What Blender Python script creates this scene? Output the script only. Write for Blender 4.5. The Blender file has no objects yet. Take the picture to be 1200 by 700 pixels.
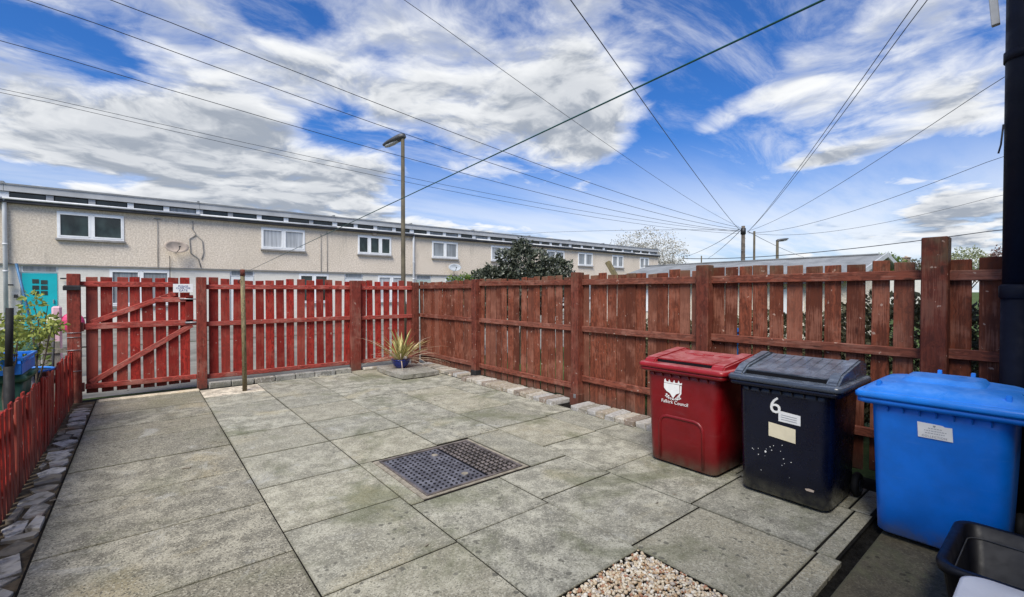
import bpy, bmesh, math, random
from mathutils import Vector, Matrix
R_ = math.radians
random.seed(7)
scene = bpy.context.scene
COL = scene.collection

# ------------------------------------------------------------------ camera
EYE = Vector((0, 0, 1.71)); FP = 535.0
yaw, pit = R_(39.1), math.atan(8/535)
FW = Vector((math.sin(yaw)*math.cos(pit), math.cos(yaw)*math.cos(pit), -math.sin(pit)))
RT = Vector((math.cos(yaw), -math.sin(yaw), 0)); UP = RT.cross(FW)
cd = bpy.data.cameras.new('camera'); cam = bpy.data.objects.new('camera', cd); COL.objects.link(cam)
cd.sensor_width = 36; cd.lens = FP/1200*36; cd.clip_end = 3000; cd.clip_start = .05
m = Matrix((RT, UP, -FW)).transposed().to_4x4(); m.translation = EYE; cam.matrix_world = m
scene.camera = cam
def ray(px, py): return FW*FP + RT*(px-600) + UP*(350-py)
def atk(px, py, k): return EYE + ray(px, py)*(k/FP)          # a survey point k metres ahead
def atX(px, py, X): d = ray(px, py); return EYE + d*(X/d.x)
def atY(px, py, Y): d = ray(px, py); return EYE + d*(Y/d.y)

# ------------------------------------------------------------------ sun, sky, exposure
SUN = Vector((-.50, -.39, .77)).normalized()
sd = bpy.data.lights.new('sun', 'SUN'); sd.energy = 3.6; sd.angle = R_(30); sd.color = (1, .945, .85)
so = bpy.data.objects.new('sun', sd); COL.objects.link(so)
so.rotation_euler = SUN.to_track_quat('Z', 'Y').to_euler(); so.location = (0, 0, 20)
world = bpy.data.worlds.new('World'); scene.world = world; world.use_nodes = True
scene.view_settings.view_transform = 'Standard'; scene.view_settings.look = 'None'
scene.view_settings.exposure = 0.46; scene.view_settings.gamma = 1
SKY_STRENGTH = .11

class G:
    """short hand for building node graphs"""
    def __init__(s, nt): s.nt = nt
    def n(s, t, **kw):
        nd = s.nt.nodes.new(t)
        for k, v in kw.items(): setattr(nd, k, v)
        return nd
    def put(s, sock, v):
        if isinstance(v, bpy.types.NodeSocket): s.nt.links.new(v, sock)
        elif v is not None: sock.default_value = v
    def m(s, op, a, b=None, c=None, clamp=False):
        nd = s.n('ShaderNodeMath', operation=op, use_clamp=clamp)
        for i, v in enumerate((a, b, c)): s.put(nd.inputs[i], v)
        return nd.outputs[0]
    def v(s, op, a, b=None):
        nd = s.n('ShaderNodeVectorMath', operation=op)
        s.put(nd.inputs[0], a); s.put(nd.inputs[1], b)
        return nd.outputs['Value'] if op in ('DOT_PRODUCT', 'LENGTH') else nd.outputs[0]
    def mix(s, f, a, b, mode='MIX'):
        nd = s.n('ShaderNodeMix', data_type='RGBA', blend_type=mode)
        s.put(nd.inputs[0], f); s.put(nd.inputs[6], a); s.put(nd.inputs[7], b)
        return nd.outputs[2]
    def ss(s, x, lo, hi, a=0., b=1.):
        nd = s.n('ShaderNodeMapRange', interpolation_type='SMOOTHSTEP')
        for i, v in enumerate((x, lo, hi, a, b)): s.put(nd.inputs[i], v)
        return nd.outputs[0]
    def noise(s, vec, scale, detail=4, rough=.55, dist=0.):
        nd = s.n('ShaderNodeTexNoise')
        s.put(nd.inputs['Vector'], vec); nd.inputs['Scale'].default_value = scale
        nd.inputs['Detail'].default_value = detail; nd.inputs['Roughness'].default_value = rough
        nd.inputs['Distortion'].default_value = dist
        return nd.outputs['Fac']
    def voro(s, vec, scale, feature='F1', rand=1.):
        nd = s.n('ShaderNodeTexVoronoi', feature=feature)
        s.put(nd.inputs['Vector'], vec); nd.inputs['Scale'].default_value = scale
        nd.inputs['Randomness'].default_value = rand
        return nd
    def map(s, vec, scale=(1, 1, 1), loc=(0, 0, 0)):
        nd = s.n('ShaderNodeMapping'); s.put(nd.inputs[0], vec)
        nd.inputs['Location'].default_value = loc; nd.inputs['Scale'].default_value = scale
        return nd.outputs[0]

def build_world():
    nt = world.node_tree; nt.nodes.clear(); g = G(nt)
    sky = g.n('ShaderNodeTexSky', sky_type='NISHITA', sun_disc=False)
    sky.sun_elevation = math.asin(SUN.z); sky.sun_rotation = math.atan2(SUN.x, SUN.y)
    sky.air_density = 1.2; sky.dust_density = .6; sky.ozone_density = 3.5
    d = g.n('ShaderNodeTexCoord').outputs['Generated']
    sep = g.n('ShaderNodeSeparateXYZ'); g.put(sep.inputs[0], d); x, y, z = sep.outputs
    az = g.m('ARCTAN2', x, y); el = g.m('ARCSINE', z)
    zz = g.m('MAXIMUM', g.m('ADD', z, .10), .04)
    comb = g.n('ShaderNodeCombineXYZ'); g.put(comb.inputs[0], g.m('DIVIDE', x, zz)); g.put(comb.inputs[1], g.m('DIVIDE', y, zz))
    P = comb.outputs[0]
    cov = None
    def add(v):
        nonlocal cov
        cov = v if cov is None else g.m('ADD', cov, v)
    # cloud banks and clear patches, each a direction, its half-widths and its weight
    for (px, py, rx, ry, rot, w) in CLOUDS:
        v = ray(px, py).normalized(); a0, e0 = math.atan2(v.x, v.y), math.asin(v.z)
        v1 = ray(px+8, py).normalized(); sx = (math.atan2(v1.x, v1.y)-a0)/8
        v2 = ray(px, py-8).normalized(); sy = (math.asin(v2.z)-e0)/8
        ra, re = rx*sx, ry*sy
        da = g.m('SUBTRACT', az, a0); de = g.m('SUBTRACT', el, e0)
        c, s_ = math.cos(rot), math.sin(rot)
        u = g.m('DIVIDE', g.m('ADD', g.m('MULTIPLY', da, c), g.m('MULTIPLY', de, s_)), ra)
        q = g.m('DIVIDE', g.m('SUBTRACT', g.m('MULTIPLY', de, c), g.m('MULTIPLY', da, s_)), re)
        r2 = g.m('ADD', g.m('MULTIPLY', u, u), g.m('MULTIPLY', q, q))
        add(g.m('MULTIPLY', g.m('POWER', 2.718, g.m('MULTIPLY', r2, -1.)), w))
    warp = g.n('ShaderNodeTexNoise'); g.put(warp.inputs['Vector'], P); warp.inputs['Scale'].default_value = 1.3; warp.inputs['Detail'].default_value = 3
    PW = g.v('ADD', P, g.v('MULTIPLY', g.v('SUBTRACT', warp.outputs['Color'], (.5, .5, .5)), (.55, .55, 0)))
    def field(Q, det):
        a = g.noise(Q, 1.25, det, .54); b = g.noise(g.map(Q, (1, 1, 1), (5.2, 1.3, 0)), 4.2, det, .60)
        return g.m('ADD', g.m('MULTIPLY', a, .66), g.m('MULTIPLY', b, .34))
    n1 = field(PW, 9); n1b = field(g.v('MULTIPLY', PW, (.945, .945, 1)), 5)
    t = g.m('ADD', n1, cov); tb = g.m('ADD', n1b, cov)
    dens = g.ss(t, .455, .66)
    # grey bases where the cloud between us and the light is thick, bright rims where it is not
    under = g.ss(tb, .50, .70); slope = g.ss(g.m('SUBTRACT', tb, t), -.05, .07)
    shade = g.m('MULTIPLY', g.m('ADD', g.m('MULTIPLY', under, .50), g.m('MULTIPLY', slope, .50)), g.ss(t, .50, .62), clamp=True)
    wisp = g.m('MULTIPLY', g.ss(g.noise(g.map(P, (.7, 2.0, 1), (3, 9, 0)), 1.5, 9, .68, .5), .44, .76), .50)
    dens = g.m('MAXIMUM', dens, wisp)
    veil = g.ss(z, .33, .04, 0, .90)
    dens = g.m('MAXIMUM', dens, g.m('MULTIPLY', veil, g.ss(g.noise(g.map(P, (.35, 1.2, 1)), 1.2, 6, .6), .30, .58, .50, 1.)))
    ccol = g.mix(shade, (6.6, 6.7, 6.8, 1), (2.5, 2.8, 3.3, 1))
    blue = g.mix(1., sky.outputs[0], (.21, .50, .93, 1), 'MULTIPLY')
    out = g.mix(dens, blue, ccol)
    bg = g.n('ShaderNodeBackground'); g.put(bg.inputs[0], out); bg.inputs[1].default_value = SKY_STRENGTH
    o = g.n('ShaderNodeOutputWorld'); nt.links.new(bg.outputs[0], o.inputs[0])
CLOUDS = [  # px, py, half-width, half-height, tilt, weight
    (110, 155, 260, 80, -.15, .15), (200, 235, 190, 26, 0, .10), (330, 100, 260, 80, -.1, .10), (330, 205, 190, 50, -.12, .14),
    (520, 60, 170, 90, 0, .12), (660, 90, 110, 100, 0, .14), (690, 170, 60, 50, 0, .15), (430, 215, 80, 35, -.1, .12),
    (70, 55, 130, 32, 0, -.20), (400, 160, 60, 26, -.2, -.10), (480, 190, 50, 50, 0, -.16), (320, 20, 60, 20, 0, -.12), (450, 80, 30, 20, 0, -.1), (610, 30, 60, 26, 0, -.10), (410, 175, 50, 60, 0, -.05), (60, 205, 130, 16, 0, -.14),
    (560, 245, 130, 26, -.1, -.16), (760, 250, 90, 70, 0, -.22), (780, 130, 60, 60, 0, -.20), (880, 60, 50, 70, 0, -.14),
    (850, 135, 75, 20, .5, .13), (920, 105, 40, 14, .2, .08), (820, 200, 80, 40, 0, -.15), (950, 240, 110, 40, 0, -.16), (965, 186, 90, 10, .1, .18),
    (1030, 60, 170, 60, .2, .12), (1130, 120, 90, 40, .1, .14), (1010, 150, 60, 26, .1, -.02), (1110, 175, 70, 24, 0, -.12),
    (1110, 240, 110, 26, .15, .13), (540, 262, 110, 12, 0, .12), (870, 236, 44, 7, 0, .15), (1140, 270, 90, 30, 0, .12), (1080, 205, 60, 10, .1, .10), (966, 262, 22, 9, 0, .13), (700, 285, 130, 12, 0, .10), (1000, 280, 60, 8, 0, .08),
]
build_world()

# ------------------------------------------------------------------ materials
def mat(name, rough=.7, spec=.3, metal=0.):
    mt = bpy.data.materials.new(name); mt.use_nodes = True
    nt = mt.node_tree; b = nt.nodes['Principled BSDF']
    b.inputs['Roughness'].default_value = rough; b.inputs['Metallic'].default_value = metal
    b.inputs['Specular IOR Level'].default_value = spec
    return mt, G(nt), b
def bump(g, b, h, strength=.3, dist=.01):
    n = g.n('ShaderNodeBump'); g.put(n.inputs['Height'], h)
    n.inputs['Strength'].default_value = strength; n.inputs['Distance'].default_value = dist
    g.put(b.inputs['Normal'], n.outputs[0])
def c4(c): return (c[0], c[1], c[2], 1)
def mul(c, k): return (c[0]*k, c[1]*k, c[2]*k, 1)
def plain(name, col, rough=.6, spec=.3, metal=0., var=.15, scale=6., bmp=.0):
    mt, g, b = mat(name, rough, spec, metal)
    P = g.n('ShaderNodeNewGeometry').outputs['Position']
    n = g.noise(P, scale, 6, .6)
    g.put(b.inputs['Base Color'], g.mix(g.ss(n, .3, .7), mul(col, 1-var), mul(col, 1+var)))
    g.put(b.inputs['Roughness'], g.ss(g.noise(P, scale*3, 4), .3, .7, rough-.06, rough+.08))
    if bmp: bump(g, b, g.noise(P, scale*8, 4), bmp, .004)
    return mt
def wood(name, col, pale, dark, axis=2, wear=.45, rvar=.25):
    """stained timber: grain along the piece, knots, worn pale scuffs, each board its own tone"""
    mt, g, b = mat(name, .72, .25)
    tc = g.n('ShaderNodeTexCoord').outputs['Object']; oi = g.n('ShaderNodeObjectInfo')
    rnd = oi.outputs['Random']
    off = g.n('ShaderNodeCombineXYZ'); g.put(off.inputs[0], g.m('MULTIPLY', rnd, 37.)); g.put(off.inputs[1], g.m('MULTIPLY', rnd, 91.)); g.put(off.inputs[2], g.m('MULTIPLY', rnd, 53.))
    V = g.v('ADD', tc, off.outputs[0])
    sc = [1, 1, 1]; sg = [34, 34, 34]; sg[axis] = 1.6; sk = [9, 9, 9]; sk[axis] = 2.6
    warp = g.noise(g.map(V, (3, 3, 3)), 1.6, 2)
    grain = g.noise(g.v('ADD', g.map(V, tuple(sg)), g.m('MULTIPLY', warp, 6.)), 1., 5, .62)
    fine = g.noise(g.map(V, tuple(3.2*k for k in sg)), 1., 3, .6)
    big = g.noise(V, 3.4, 4, .6)
    kn = g.voro(g.map(V, tuple(sk)), 1.)
    knot = g.ss(kn.outputs['Distance'], .13, .05)
    base = g.mix(g.ss(grain, .38, .62), mul(col, .60), mul(col, 1.28))
    base = g.mix(g.ss(rnd, 0, 1, 0, rvar*2), base, mul(col, .50))
    rr = g.m('FRACT', g.m('MULTIPLY', rnd, 7.31))
    base = g.mix(g.ss(rr, .5, 1, 0, rvar*1.3), base, mul(pale, .75))
    base = g.mix(g.m('MULTIPLY', g.ss(g.m('ADD', g.m('MULTIPLY', big, .6), g.m('MULTIPLY', fine, .4)), .49, .62), wear), base, c4(pale))
    base = g.mix(g.m('MULTIPLY', knot, .75), base, c4(dark))
    chip = g.ss(g.noise(g.map(V, (1, 1, 1), (9, 2, 4)), 16., 3, .5), .695, .72)
    base = g.mix(g.m('MULTIPLY', chip, .55), base, (.55, .42, .34, 1))
    wz = g.n('ShaderNodeSeparateXYZ'); g.put(wz.inputs[0], g.n('ShaderNodeNewGeometry').outputs['Position'])
    dirt = g.m('MULTIPLY', g.ss(wz.outputs[2], .30, .0), g.ss(big, .3, .7, .25, .8))
    base = g.mix(dirt, base, (.10, .075, .055, 1))
    alg = g.m('MULTIPLY', g.ss(wz.outputs[2], 1.84, 1.98), g.ss(big, .42, .62, 0, .55))
    base = g.mix(alg, base, (.09, .085, .05, 1))
    g.put(b.inputs['Base Color'], base)
    g.put(b.inputs['Roughness'], g.ss(grain, .3, .7, .62, .85))
    bump(g, b, g.m('ADD', g.m('MULTIPLY', grain, .7), g.m('MULTIPLY', fine, .5)), .55, .004)
    return mt
def slab_mat(name, tint, speck=.5, moss=.35):
    mt, g, b = mat(name, .86, .25)
    P = g.n('ShaderNodeNewGeometry').outputs['Position']
    rnd = g.n('ShaderNodeObjectInfo').outputs['Random']
    big = g.noise(P, 1.1, 5, .6, .3); mid = g.noise(P, 5.5, 6, .62, .2); fine = g.noise(P, 95., 3, .7)
    ag = g.voro(P, 120.).outputs['Color']
    sep = g.n('ShaderNodeSeparateColor'); g.put(sep.inputs[0], ag)
    base = g.mix(g.ss(mid, .38, .64), mul(tint, .60), mul(tint, 1.32))
    base = g.mix(g.ss(big, .50, .68, 0, .45), base, (tint[0]*.55, tint[1]*.54, tint[2]*.50, 1))
    base = g.mix(g.ss(g.noise(g.map(P, (1, 1, 1), (11, 5, 0)), 1.25, 5, .6, .4), .54, .68, 0, .55), base, (tint[0]*1.28, tint[1]*1.14, tint[2]*.86, 1))
    base = g.mix(g.ss(rnd, 0, 1, 0, .65), base, mul(tint, .66))
    wrm = g.m('FRACT', g.m('MULTIPLY', rnd, 5.7))
    base = g.mix(g.ss(wrm, .4, 1., 0, .35), base, (tint[0]*1.15, tint[1]*1.06, tint[2]*.88, 1))
    pit = g.noise(P, 34., 4, .75, .3)
    base = g.mix(g.m('MULTIPLY', g.ss(pit, .53, .66), .55), base, mul(tint, .42))
    base = g.mix(g.m('MULTIPLY', g.ss(pit, .47, .36), .40), base, mul(tint, 1.55))
    base = g.mix(g.m('MULTIPLY', g.ss(fine, .52, .66), speck), base, mul(tint, .40))
    base = g.mix(g.m('MULTIPLY', g.ss(sep.outputs[0], .80, .90), speck*.6), base, mul(tint, 1.75))
    base = g.mix(g.m('MULTIPLY', g.ss(sep.outputs[1], .84, .92), speck*.9), base, mul(tint, .30))
    # green algae in wandering patches, pale scuffs, dark lichen dots
    base = g.mix(g.m('MULTIPLY', g.ss(g.noise(P, .9, 6, .66, .6), .50, .66), moss), base, (.105, .115, .055, 1))
    base = g.mix(g.m('MULTIPLY', g.ss(g.noise(g.map(P, (1, 1, 1), (4, 8, 1)), 1.7, 8, .7, 1.4), .58, .70), .40), base, (.43, .43, .40, 1))
    bl = g.voro(P, 17.)
    wob = g.m('ADD', bl.outputs['Distance'], g.m('MULTIPLY', g.m('SUBTRACT', g.noise(P, 30., 5, .7), .5), .95))
    szr = g.n('ShaderNodeSeparateColor'); g.put(szr.inputs[0], bl.outputs['Color'])
    lim = g.ss(szr.outputs[0], .25, 1., -.08, .30)
    dots = g.m('MULTIPLY', g.m('LESS_THAN', wob, lim), g.ss(g.noise(g.map(P, (1, 1, 1), (7, 3, 2)), .8, 4), .42, .58, .10, .80))
    base = g.mix(dots, base, mul(tint, .30))
    ob = g.n('ShaderNodeTexCoord').outputs['Generated']; so3 = g.n('ShaderNodeSeparateXYZ'); g.put(so3.inputs[0], ob)
    ed = g.m('MINIMUM', g.m('SUBTRACT', .5, g.m('ABSOLUTE', g.m('SUBTRACT', so3.outputs[0], .5))), g.m('SUBTRACT', .5, g.m('ABSOLUTE', g.m('SUBTRACT', so3.outputs[1], .5))))
    grime = g.m('MULTIPLY', g.ss(g.m('ADD', ed, g.m('MULTIPLY', g.m('SUBTRACT', pit, .5), .05)), .022, .0), g.ss(rnd, .1, .9, .10, .55))
    base = g.mix(grime, base, (.075, .075, .042, 1))
    g.put(b.inputs['Base Color'], base)
    g.put(b.inputs['Roughness'], g.ss(mid, .3, .7, .74, .94))
    bump(g, b, g.m('ADD', g.m('MULTIPLY', fine, .7), g.m('MULTIPLY', mid, .6)), .5, .006)
    return mt
def leafmat(name, a, c, rough=.5, spec=.4, tr=.25):
    mt, g, b = mat(name, rough, spec)
    at = g.n('ShaderNodeAttribute', attribute_name='tone').outputs['Fac']
    P = g.n('ShaderNodeNewGeometry').outputs['Position']
    f = g.m('ADD', g.m('MULTIPLY', at, .7), g.m('MULTIPLY', g.noise(P, 2.4, 3), .3))
    colr = g.mix(g.ss(f, .15, .85), c4(a), c4(c))
    g.put(b.inputs['Base Color'], colr)
    b.inputs['Transmission Weight'].default_value = 0
    if tr:
        t = g.n('ShaderNodeBsdfTranslucent'); g.put(t.inputs[0], colr)
        ms = g.n('ShaderNodeMixShader'); ms.inputs[0].default_value = tr
        g.nt.links.new(b.outputs[0], ms.inputs[1]); g.nt.links.new(t.outputs[0], ms.inputs[2])
        g.nt.links.new(ms.outputs[0], g.nt.nodes['Material Output'].inputs[0])
    return mt
def plastic(name, col, rough=.38, scuff=.25, dust_sheen=(.45, .45, .45), topk=.55, spec=.5):
    mt, g, b = mat(name, rough, spec)
    P = g.n('ShaderNodeNewGeometry').outputs['Position']; N = g.n('ShaderNodeNewGeometry').outputs['Normal']
    nz = g.n('ShaderNodeSeparateXYZ'); g.put(nz.inputs[0], N); pz = g.n('ShaderNodeSeparateXYZ'); g.put(pz.inputs[0], P)
    n = g.noise(P, 4., 6, .6); s = g.noise(g.map(P, (3, 3, 26)), 1.2, 5, .7, .8)
    base = g.mix(g.ss(n, .3, .7), mul(col, .86), mul(col, 1.1))
    base = g.mix(g.m('MULTIPLY', g.ss(s, .56, .74), scuff), base, c4(dust_sheen))
    low = g.m('MULTIPLY', g.ss(pz.outputs[2], .17, .0), g.ss(g.noise(P, 11., 5, .65), .3, .65, .1, .7))
    base = g.mix(low, base, (.16, .15, .10, 1))
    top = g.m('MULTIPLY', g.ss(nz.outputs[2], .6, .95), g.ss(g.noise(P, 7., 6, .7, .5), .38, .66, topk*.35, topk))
    base = g.mix(top, base, g.mix(.5, c4(dust_sheen), mul(col, 1.4)))  # dust on up-facing faces; on the black lid also painted sky sheen
    g.put(b.inputs['Base Color'], base)
    g.put(b.inputs['Roughness'], g.ss(g.noise(P, 9., 5, .6), .3, .7, rough-.04, rough+.2))
    bump(g, b, g.m('ADD', g.noise(P, 160., 2), g.m('MULTIPLY', n, 2.)), .10, .003)
    return mt
M = {}
M['red'] = wood('red stained timber', (.32, .026, .018), (.42, .13, .09), (.05, .010, .008), 2, .32, .38)
M['red_h'] = wood('red stained rail timber', (.36, .060, .045), (.50, .24, .19), (.08, .02, .015), 0, .55, .12)
M['brn'] = wood('brown stained timber', (.172, .047, .024), (.34, .145, .095), (.040, .013, .008), 2, .55, .45)
M['brn_h'] = wood('brown stained rail timber', (.180, .052, .031), (.35, .17, .125), (.05, .02, .012), 1, .5, .15)
M['postred'] = wood('red brown post timber', (.24, .045, .030), (.32, .15, .11), (.06, .02, .014), 2, .5, .3)
M['postbrn'] = wood('brown post timber', (.135, .034, .021), (.25, .11, .075), (.04, .015, .01), 2, .45, .2)
M['oldwood'] = wood('weathered grey timber', (.24, .22, .18), (.38, .36, .31), (.08, .07, .05), 2, .5, .3)
M['polewood'] = wood('green brown pole timber', (.20, .165, .085), (.33, .28, .17), (.07, .05, .03), 2, .4, .1)
M['slab'] = slab_mat('grey concrete slab', (.350, .338, .272), .65, .60)
M['slabagg'] = slab_mat('brown aggregate slab', (.280, .262, .205), .95, .30)
M['slabpale'] = slab_mat('pale buff slab', (.58, .52, .41), .3, .05)
M['oldcon'] = slab_mat('mossy dark concrete', (.12, .105, .070), .45, .5)
M['rough'] = slab_mat('rough broken concrete', (.33, .325, .30), .6, .25)
M['soil'] = plain('damp soil', (.11, .085, .055), .95, .1, 0, .5, 9, .8)
M['joint'] = plain('dark joint dirt', (.012, .011, .009), .95, .1, 0, .5, 12, .6)
M['brickmix'] = None
def brickmat():
    mt, g, b = mat('worn mixed brick', .9, .2)
    rnd = g.n('ShaderNodeObjectInfo').outputs['Random']; P = g.n('ShaderNodeNewGeometry').outputs['Position']
    cr = g.n('ShaderNodeValToRGB'); cr.color_ramp.interpolation = 'CONSTANT'; g.put(cr.inputs[0], rnd)
    e = cr.color_ramp.elements; e[0].color = (.36, .31, .24, 1); e[0].position = 0
    e[1].position = .2; e[1].color = (.46, .42, .35, 1)
    for p, c in ((.4, (.27, .25, .21, 1)), (.55, (.55, .52, .46, 1)), (.7, (.25, .20, .16, 1)), (.85, (.40, .39, .37, 1))):
        x = e.new(p); x.color = c
    n = g.noise(P, 14, 6, .65); 
    base = g.mix(g.ss(n, .35, .68), cr.outputs[0], g.mix(.5, cr.outputs[0], (.17, .15, .12, 1)))
    base = g.mix(g.m('MULTIPLY', g.ss(g.noise(P, 26, 4), .56, .66), .6), base, (.60, .58, .54, 1))
    g.put(b.inputs['Base Color'], base); bump(g, b, g.noise(P, 50, 5, .7), .7, .006)
    return mt
M['brickmix'] = brickmat()
def stonemat():
    mt, g, b = mat('broken stone edging', .88, .25)
    rnd = g.n('ShaderNodeObjectInfo').outputs['Random']; P = g.n('ShaderNodeNewGeometry').outputs['Position']
    n = g.noise(P, 9, 7, .66, .3)
    base = g.mix(g.ss(rnd, 0, 1), (.20, .175, .13, 1), (.60, .57, .50, 1))
    base = g.mix(g.ss(n, .45, .66, 0, .75), base, (.085, .075, .05, 1))
    base = g.mix(g.ss(g.noise(P, 3.1, 4), .58, .68, 0, .6), base, (.24, .15, .09, 1))
    g.put(b.inputs['Base Color'], base); bump(g, b, n, .7, .012)
    return mt
M['stone'] = stonemat()
def rendermat():
    mt, g, b = mat('beige pebbledash render', .92, .15)
    P = g.n('ShaderNodeNewGeometry').outputs['Position']
    n = g.noise(P, .45, 5, .6); f = g.noise(P, 18., 5, .8); st = g.noise(g.map(P, (2.2, 2.2, .35)), 1.6, 5, .65)
    base = g.mix(g.ss(f, .38, .66), (.54, .46, .37, 1), (.84, .75, .63, 1))
    base = g.mix(g.ss(n, .35, .68, 0, .30), base, (.46, .40, .31, 1))
    base = g.mix(g.ss(st, .55, .75, 0, .35), base, (.27, .245, .21, 1))
    g.put(b.inputs['Base Color'], base); bump(g, b, f, .8, .02)
    return mt
M['render'] = rendermat()
def bwall(name, col, mortar):
    mt, g, b = mat(name, .75, .25)
    tc = g.n('ShaderNodeNewGeometry').outputs['Position']
    sx = g.n('ShaderNodeSeparateXYZ'); g.put(sx.inputs[0], tc); cb = g.n('ShaderNodeCombineXYZ')
    g.put(cb.inputs[0], g.m('ADD', sx.outputs[0], sx.outputs[1])); g.put(cb.inputs[1], sx.outputs[2])
    br = g.n('ShaderNodeTexBrick'); g.put(br.inputs[0], cb.outputs[0]); br.inputs['Scale'].default_value = 1
    br.inputs['Brick Width'].default_value = .225; br.inputs['Row Height'].default_value = .075; br.inputs['Mortar Size'].default_value = .006
    br.inputs['Color1'].default_value = c4(col); br.inputs['Color2'].default_value = mul(col, .9); br.inputs['Mortar'].default_value = c4(mortar)
    g.put(b.inputs['Base Color'], g.mix(g.ss(g.noise(tc, 1.3, 5), .4, .7, 0, .25), br.outputs[0], mul(col, .7)))
    bump(g, b, br.outputs['Fac'], -.4, .004)
    return mt
M['whitebrick'] = bwall('cream painted brick', (.72, .69, .62), (.62, .59, .53))
M['housebrick'] = bwall('brown house brick', (.30, .20, .14), (.38, .36, .32))
M['roofgrey'] = plain('grey felt roofing', (.22, .23, .235), .8, .2, 0, .22, 1.4)
M['fascia'] = plain('light grey fascia metal', (.40, .41, .42), .55, .3, 0, .15, 1.0)
M['gutter'] = plain('white gutter plastic', (.58, .59, .60), .4, .4, 0, .12, 2)
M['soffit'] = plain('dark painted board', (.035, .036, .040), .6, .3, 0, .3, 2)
M['upvc'] = plain('white window plastic', (.78, .79, .79), .35, .45, 0, .05, 5)
M['sill'] = plain('grey stone sill', (.27, .26, .25), .8, .2, 0, .2, 5)
def glass(name, col, curtain=0.):
    mt, g, b = mat(name, .06, .45)
    P = g.n('ShaderNodeNewGeometry').outputs['Position']
    n = g.noise(g.map(P, (1.4, 1.4, .8)), 1.2, 3)
    base = g.mix(g.ss(n, .4, .62), mul(col, .5), mul(col, 1.5))
    if curtain:
        w = g.noise(g.map(P, (9, 9, .3)), 1.4, 3)
        base = g.mix(g.ss(w, .36, .62, curtain*.6, curtain), base, (.62, .64, .66, 1))
    g.put(b.inputs['Base Color'], base); b.inputs['IOR'].default_value = 1.55
    return mt
M['glassdark'] = glass('dark window glass', (.020, .032, .030))
M['glassblind'] = glass('window glass with pale blinds', (.06, .07, .08), .75)
M['glassgrey'] = glass('window glass with net curtain', (.06, .08, .09), .4)
M['teal'] = plain('teal door paint', (.010, .42, .47), .4, .4, 0, .06, 2)
M['paledoor'] = plain('pale green door paint', (.42, .52, .47), .45, .4, 0, .08, 2)
M['whitedoor'] = plain('white door paint', (.66, .68, .68), .45, .4, 0, .06, 2)
M['rust'] = plain('rusty dish metal', (.50, .41, .33), .6, .4, .1, .25, 3)
M['dish'] = plain('grey dish paint', (.42, .45, .47), .5, .4, 0, .1, 4)
M['crack'] = plain('grey crack filler', (.27, .26, .245), .9, .1, 0, .2, 6)
M['cable'] = plain('black cable sheath', (.028, .032, .040), .5, .3)
M['greenline'] = plain('green washing line plastic', (.008, .085, .075), .45, .4)
M['lamppost'] = plain('weathered lamp column', (.085, .072, .046), .7, .3, 0, .3, 3)
M['lamphead'] = plain('grey lamp casing', (.09, .092, .095), .5, .4, .3, .25, 8)
M['telepole'] = plain('grey brown telegraph pole', (.11, .092, .075), .85, .2, 0, .35, 4)
M['galv'] = plain('galvanised metal', (.36, .37, .38), .45, .5, .8, .2, 8)
M['darkmetal'] = plain('black painted iron', (.03, .03, .032), .5, .5, .4, .3, 12)
M['steelcover'] = None
def covermat(name, a, c, metal):
    mt, g, b = mat(name, .5, .5, metal)
    P = g.n('ShaderNodeNewGeometry').outputs['Position']; n = g.noise(P, 7, 7, .65, .4)
    g.put(b.inputs['Base Color'], g.mix(g.ss(n, .35, .66), c4(a), c4(c)))
    g.put(b.inputs['Roughness'], g.ss(n, .3, .7, .38, .62)); bump(g, b, g.noise(P, 90, 4, .7), .35, .003)
    return mt
M['steelcover'] = covermat('worn blue grey steel', (.075, .073, .085), (.18, .18, .205), .3)
M['rustcover'] = covermat('dark rusted iron', (.075, .066, .062), (.20, .17, .16), .25)
M['mortar'] = plain('pale mortar', (.27, .24, .19), .95, .1, 0, .3, 16, .6)
M['blueglaze'] = plain('blue glazed pottery', (.006, .020, .17), .16, .6, 0, .15, 6)
M['redbin'] = plastic('dark red bin plastic', (.175, .002, .005), .34, .05, (.45, .25, .24))
M['redlid'] = plastic('red bin lid plastic', (.27, .008, .013), .30, .12, (.75, .55, .53))
M['blackbin'] = plastic('navy black bin plastic', (.0012, .0030, .0150), .20, .07, (.04, .045, .06), .3, .42)
M['blacklid'] = plastic('scuffed black lid plastic with painted sheen', (.040, .052, .075), .18, .5, (.40, .46, .54), .70, .7)  # pale top tint: worn plastic plus sky sheen put into the colour
M['bluebin'] = plastic('bright blue bin plastic', (.0, .165, .70), .40, .06, (.25, .45, .75))
M['bluelid'] = plastic('bright blue bin lid plastic', (.003, .215, .80), .30, .10, (.32, .55, .88))
M['blacktub'] = plain('black tub plastic', (.004, .0045, .008), .42, .35, 0, .3, 5)
M['pipe'] = plastic('black drain pipe plastic', (.006, .008, .018), .5, .03, (.02, .025, .045), .1, .18)
M['rubber'] = plain('black rubber', (.012, .012, .013), .7, .3)
M['slot'] = plain('black recess plastic', (.006, .006, .008), .6, .2)
M['white'] = plain('white plastic', (.78, .79, .80), .4, .4, 0, .04, 6)
M['sticker'] = plain('white sticker paper', (.80, .80, .78), .6, .3, 0, .05, 14)
M['cream'] = plain('cream sticker paper', (.78, .70, .50), .6, .3, 0, .04, 14)
M['ink'] = plain('grey printed ink', (.30, .31, .33), .7, .2)
M['blueink'] = plain('blue printed ink', (.06, .09, .26), .6, .2)
M['bluecrate'] = plastic('blue crate plastic', (.010, .16, .55), .45, .08, (.3, .45, .7))
M['greenbin'] = plastic('green bin plastic', (.025, .115, .060), .5, .12, (.22, .3, .25))
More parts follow.
